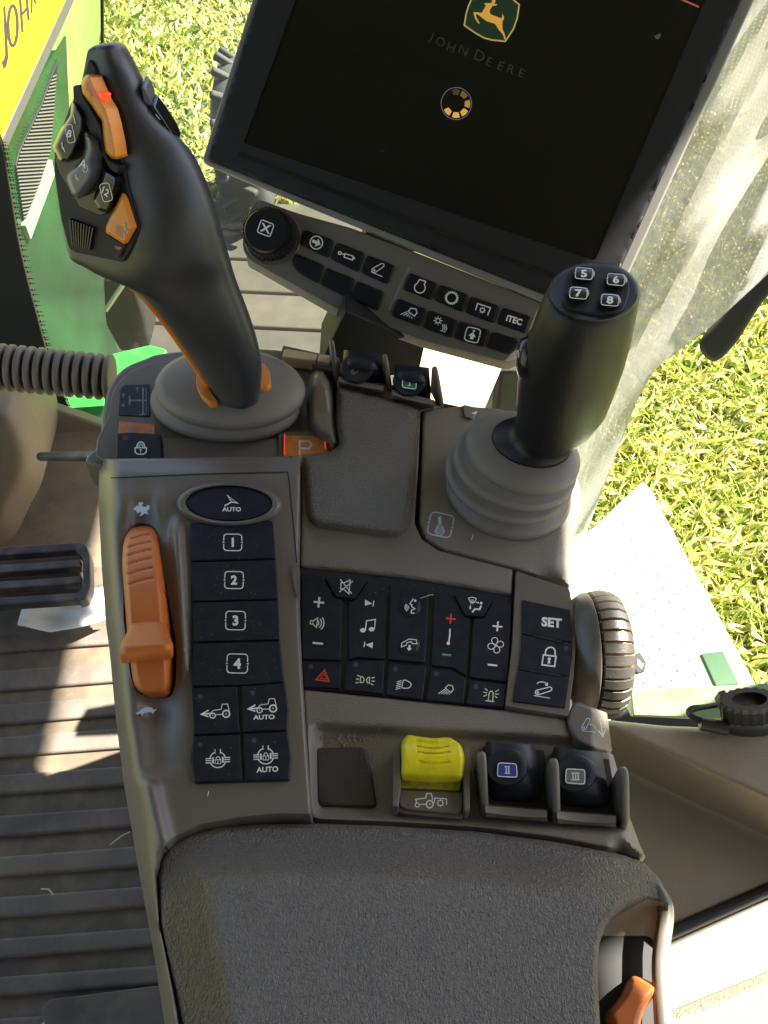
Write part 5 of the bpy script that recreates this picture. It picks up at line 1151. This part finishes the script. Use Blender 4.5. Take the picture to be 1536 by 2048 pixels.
o = i.done('edge_dots', ws, frit); o['kind'] = 'stuff'

# --- bonnet side in front of the cab
BP = Plane((-.95, 0, 0), (1, 0, 0))
bn = thing('bonnet', 'green tractor bonnet side with yellow band and dark lettering', 'bonnet', tuple(BP.at(80, 600)))
slab('side_panel', rnd([(132, 70), (140, 240), (152, 300), (215, 560), (240, 740), (120, 880), (-80, 880), (-80, 250), (5, 275)], 4), BP, 0, -.25, grn, bn, .01)
slab('yellow_band', [(-80, -200), (215, -200), (132, 0), (4, 280), (-80, 470)], BP, .012, -.2, mat('tractor_yellow', (.62, .46, .012), .35, .05, 300), bn, .004)
slab('band_trim', [(215, -200), (232, -200), (148, 4), (8, 312), (4, 280), (132, 0)], BP, .010, -.2, mat('trim_grey', (.07, .065, .06), .5), bn, .003)
slab('grass_tone_panel', [(148, 4), (200, -100), (202, 60), (160, 330), (140, 330), (135, 75), (60, 230)], BP, -.004, -.2, mat('pale_grass_tone', (.15, .22, .06), .4, var=.25, vs_=5), bn, .003)  # pale colour stands in for bright grass at this edge, not bodywork
zP = ZM(0, 0, 4.0967)
i = Ink(zP, BP, .0124)
i.fill([(25, 60), (45, 40), (70, 470), (55, 540), (30, 570), (12, 510), (28, 490), (42, 450)])
i.st(ell(105, 210, 38, 165, 28, 0), 26, True)
i.st([(165, -10), (185, 265)], 22).st([(215, -60), (235, 165)], 22).st([(178, 120), (228, 60)], 22).st([(262, -80), (260, 110)], 16).st([(255, -80), (295, 30)], 18); i.done('brand_lettering', bn, mat('lettering_dark', (.035, .022, .03), .5))
gr_ = slab('grille', [(116, 118), (112, 190), (103, 300), (58, 440), (48, 440), (33, 330), (40, 300), (85, 205)], BP, .006, -.01, 'matte', bn, .003)
vs_ = []; fs = []
for k in range(40):
    y = 150+k*7.2; xl = np.interp(y, [118, 205, 300, 330, 440], [116, 85, 40, 33, 48]); xr_ = np.interp(y, [118, 190, 300, 440], [116, 112, 103, 58])
    if xr_-xl < 4: continue
    b = len(vs_); vs_ += [BP.at(xl+1, y+2, .010), BP.at(xr_-1, y-1, .010), BP.at(xr_-1, y+2, .010), BP.at(xl+1, y+5, .010), BP.at(xl+1, y+5, .004), BP.at(xr_-1, y+2, .004)]
    fs += [(b, b+1, b+2, b+3), (b+3, b+2, b+5, b+4)]
o = link('grille_slats', vs_, fs, mat('grille_grey', (.13, .125, .12), .5), gr_); o['kind'] = 'stuff'; fixn(o)
slab('highlight_strip', rnd([(104, 318), (110, 350), (62, 480), (52, 450)], 3), BP, .014, 0, mat('pale_strip', (.22, .30, .20), .3), bn, .003)  # pale slab painted in as a highlight on the bonnet
o = slab('green_step', rnd([(200, 712), (300, 688), (335, 697), (330, 712), (225, 770), (190, 870), (95, 870), (85, 800)], 8), Z(-.62), 0, -.03, mat('bright_green_paint', (.03, .28, .04), .35, .05, 300, var=.12, vs_=8), None, .006); tag(o, 'bright green step below the ribbed hose', 'step')
o = slab('valve_block', rnd([(205, 560), (262, 556), (290, 640), (300, 700), (240, 705), (210, 650)], 10), YP(1.5), .03, -.08, 'matte', None, .02); tag(o, 'dark hydraulic block beside the green bonnet', 'hydraulic block')
o = tube('steel_pipe', [YP(1.4).at(212, 620), YP(1.4).at(247, 568)], .006, mat('bright_steel', (.6, .6, .58), .3, metal=.8), None, 10); tag(o, 'thin bright steel pipe in front of the hydraulic block', 'pipe')

# --- ground
GZ = -2.1
gm = mat('grassy_soil', (.11, .12, .035), .9, .6, 30, var=.35, vs_=3, dirt=(.22, .19, .07), dirt_amt=.8, dirt_s=5)
struct(link('ground', [(-60, -60, GZ), (60, -60, GZ), (60, 60, GZ), (-60, 60, GZ)], [(0, 1, 2, 3)], gm))
plk = thing('timber_platform', 'weathered timber plank platform in front of the cab', 'platform', (-.6, 2.6, GZ))
pm = [mat('weathered_timber_%d' % k, c, .75, .5, 60, var=.3, vs_=6, dirt=(.02, .018, .016), dirt_amt=.8, dirt_s=4) for k, c in enumerate(((.040, .034, .024), (.034, .029, .022), (.045, .038, .027)))]  # timber colours darkened to stand in for the tractor's shadow
for k in range(9):
    y = 1.55+k*.235; box('plank', (-1.0, y, GZ+.05), (2.3, .215, .05), pm[k % 3], plk, .008, Matrix.Rotation(R(-4), 3, 'Z'))
# tyre
ty = thing('tyre', 'dusty grey front tyre beyond the drive lever', 'tyre', (-.5, 2.9, GZ))
tyc = CAM+ray(490, 285)*4.0; tym = mat('dusty_tyre', (.04, .039, .04), .8, .5, 40, var=.2, vs_=6)
rr = [[tyc+Vector((x, r_*math.cos(t), r_*math.sin(t))) for t in np.linspace(0, 2*math.pi, 48, endpoint=False)] for x, r_ in ((-.10, .17), (-.11, .26), (-.085, .33), (-.03, .35), (.05, .35), (.10, .32), (.12, .26), (.10, .17))]
loft('tyre_body', rr, tym, ty, smooth=60)
for k in range(20):
    a = 2*math.pi*k/20
    for s_ in (-1, 1):
        o = box('lug', tyc+Vector((s_*.045, .355*math.cos(a+s_*.08), .355*math.sin(a+s_*.08))), (.10, .035, .03), tym, ty, .01, Matrix.Rotation(a, 3, 'X') @ Matrix.Rotation(s_*.6, 3, 'Z'))
# grass
def grass(n, x0, x1, y0, y1, w, h, name, label):
    vs_ = np.zeros((n, 4, 3)); 
    x = rng.uniform(x0, x1, n); y = rng.uniform(y0, y1, n); a = rng.uniform(0, 2*math.pi, n); b = a+rng.uniform(-.6, .6, n)
    hh = h*rng.uniform(.45, 1.25, n)*(0.75+.35*np.sin(x*3.1+1.3*y)*np.cos(y*2.3)); ww = w*rng.uniform(.6, 1.4, n); le = hh*rng.uniform(.5, 1.5, n)
    bx, by = np.cos(b+math.pi/2)*ww/2, np.sin(b+math.pi/2)*ww/2
    vs_[:, 0] = np.c_[x-bx, y-by, np.full(n, GZ)]; vs_[:, 1] = np.c_[x+bx, y+by, np.full(n, GZ)]
    mx, my = x+np.cos(a)*le*.4, y+np.sin(a)*le*.4
    vs_[:, 2] = np.c_[mx+bx*.8, my+by*.8, GZ+hh*.7]; vs_[:, 3] = np.c_[x+np.cos(a)*le, y+np.sin(a)*le, GZ+hh]
    F = []
    V = vs_.reshape(-1, 3)
    f = np.arange(n)*4
    faces = np.concatenate([np.c_[f, f+1, f+2], np.c_[f, f+2, f+3]])
    me = bpy.data.meshes.new(name); me.from_pydata(V.tolist(), [], faces.tolist())
    for m_ in grass_m: me.materials.append(m_)
    mi = rng.choice(len(grass_m), n, p=[.34, .34, .12, .20]); me.polygons.foreach_set('material_index', np.concatenate([mi, mi]).astype(np.int32))
    o = bpy.data.objects.new(name, me); COL.objects.link(o); tag(o, label, 'grass', kind='stuff'); return o
def gmat(n, c):
    m = bpy.data.materials.new(n); m.use_nodes = True; nt = m.node_tree; N = nt.nodes; L = nt.links; b = N['Principled BSDF']
    b.inputs['Base Color'].default_value = (*c, 1); b.inputs['Roughness'].default_value = .5
    t = N.new('ShaderNodeBsdfTranslucent'); t.inputs[0].default_value = (*c, 1); mx = N.new('ShaderNodeMixShader'); mx.inputs[0].default_value = .35
    L.new(b.outputs[0], mx.inputs[1]); L.new(t.outputs[0], mx.inputs[2]); L.new(mx.outputs[0], N['Material Output'].inputs[0]); return m
grass_m = [gmat('grass_green', (.29, .35, .07)), gmat('grass_yellow', (.58, .56, .17)), gmat('grass_deep', (.09, .17, .02)), gmat('grass_straw', (.75, .68, .40))]
grass(42000, .45, 2.9, .3, 4.2, .011, .075, 'grass', 'short sunlit grass beside the tractor')
grass(42000, -3.2, 2.0, 3.6, 9.5, .022, .085, 'grass', 'short sunlit grass ahead of the tractor')
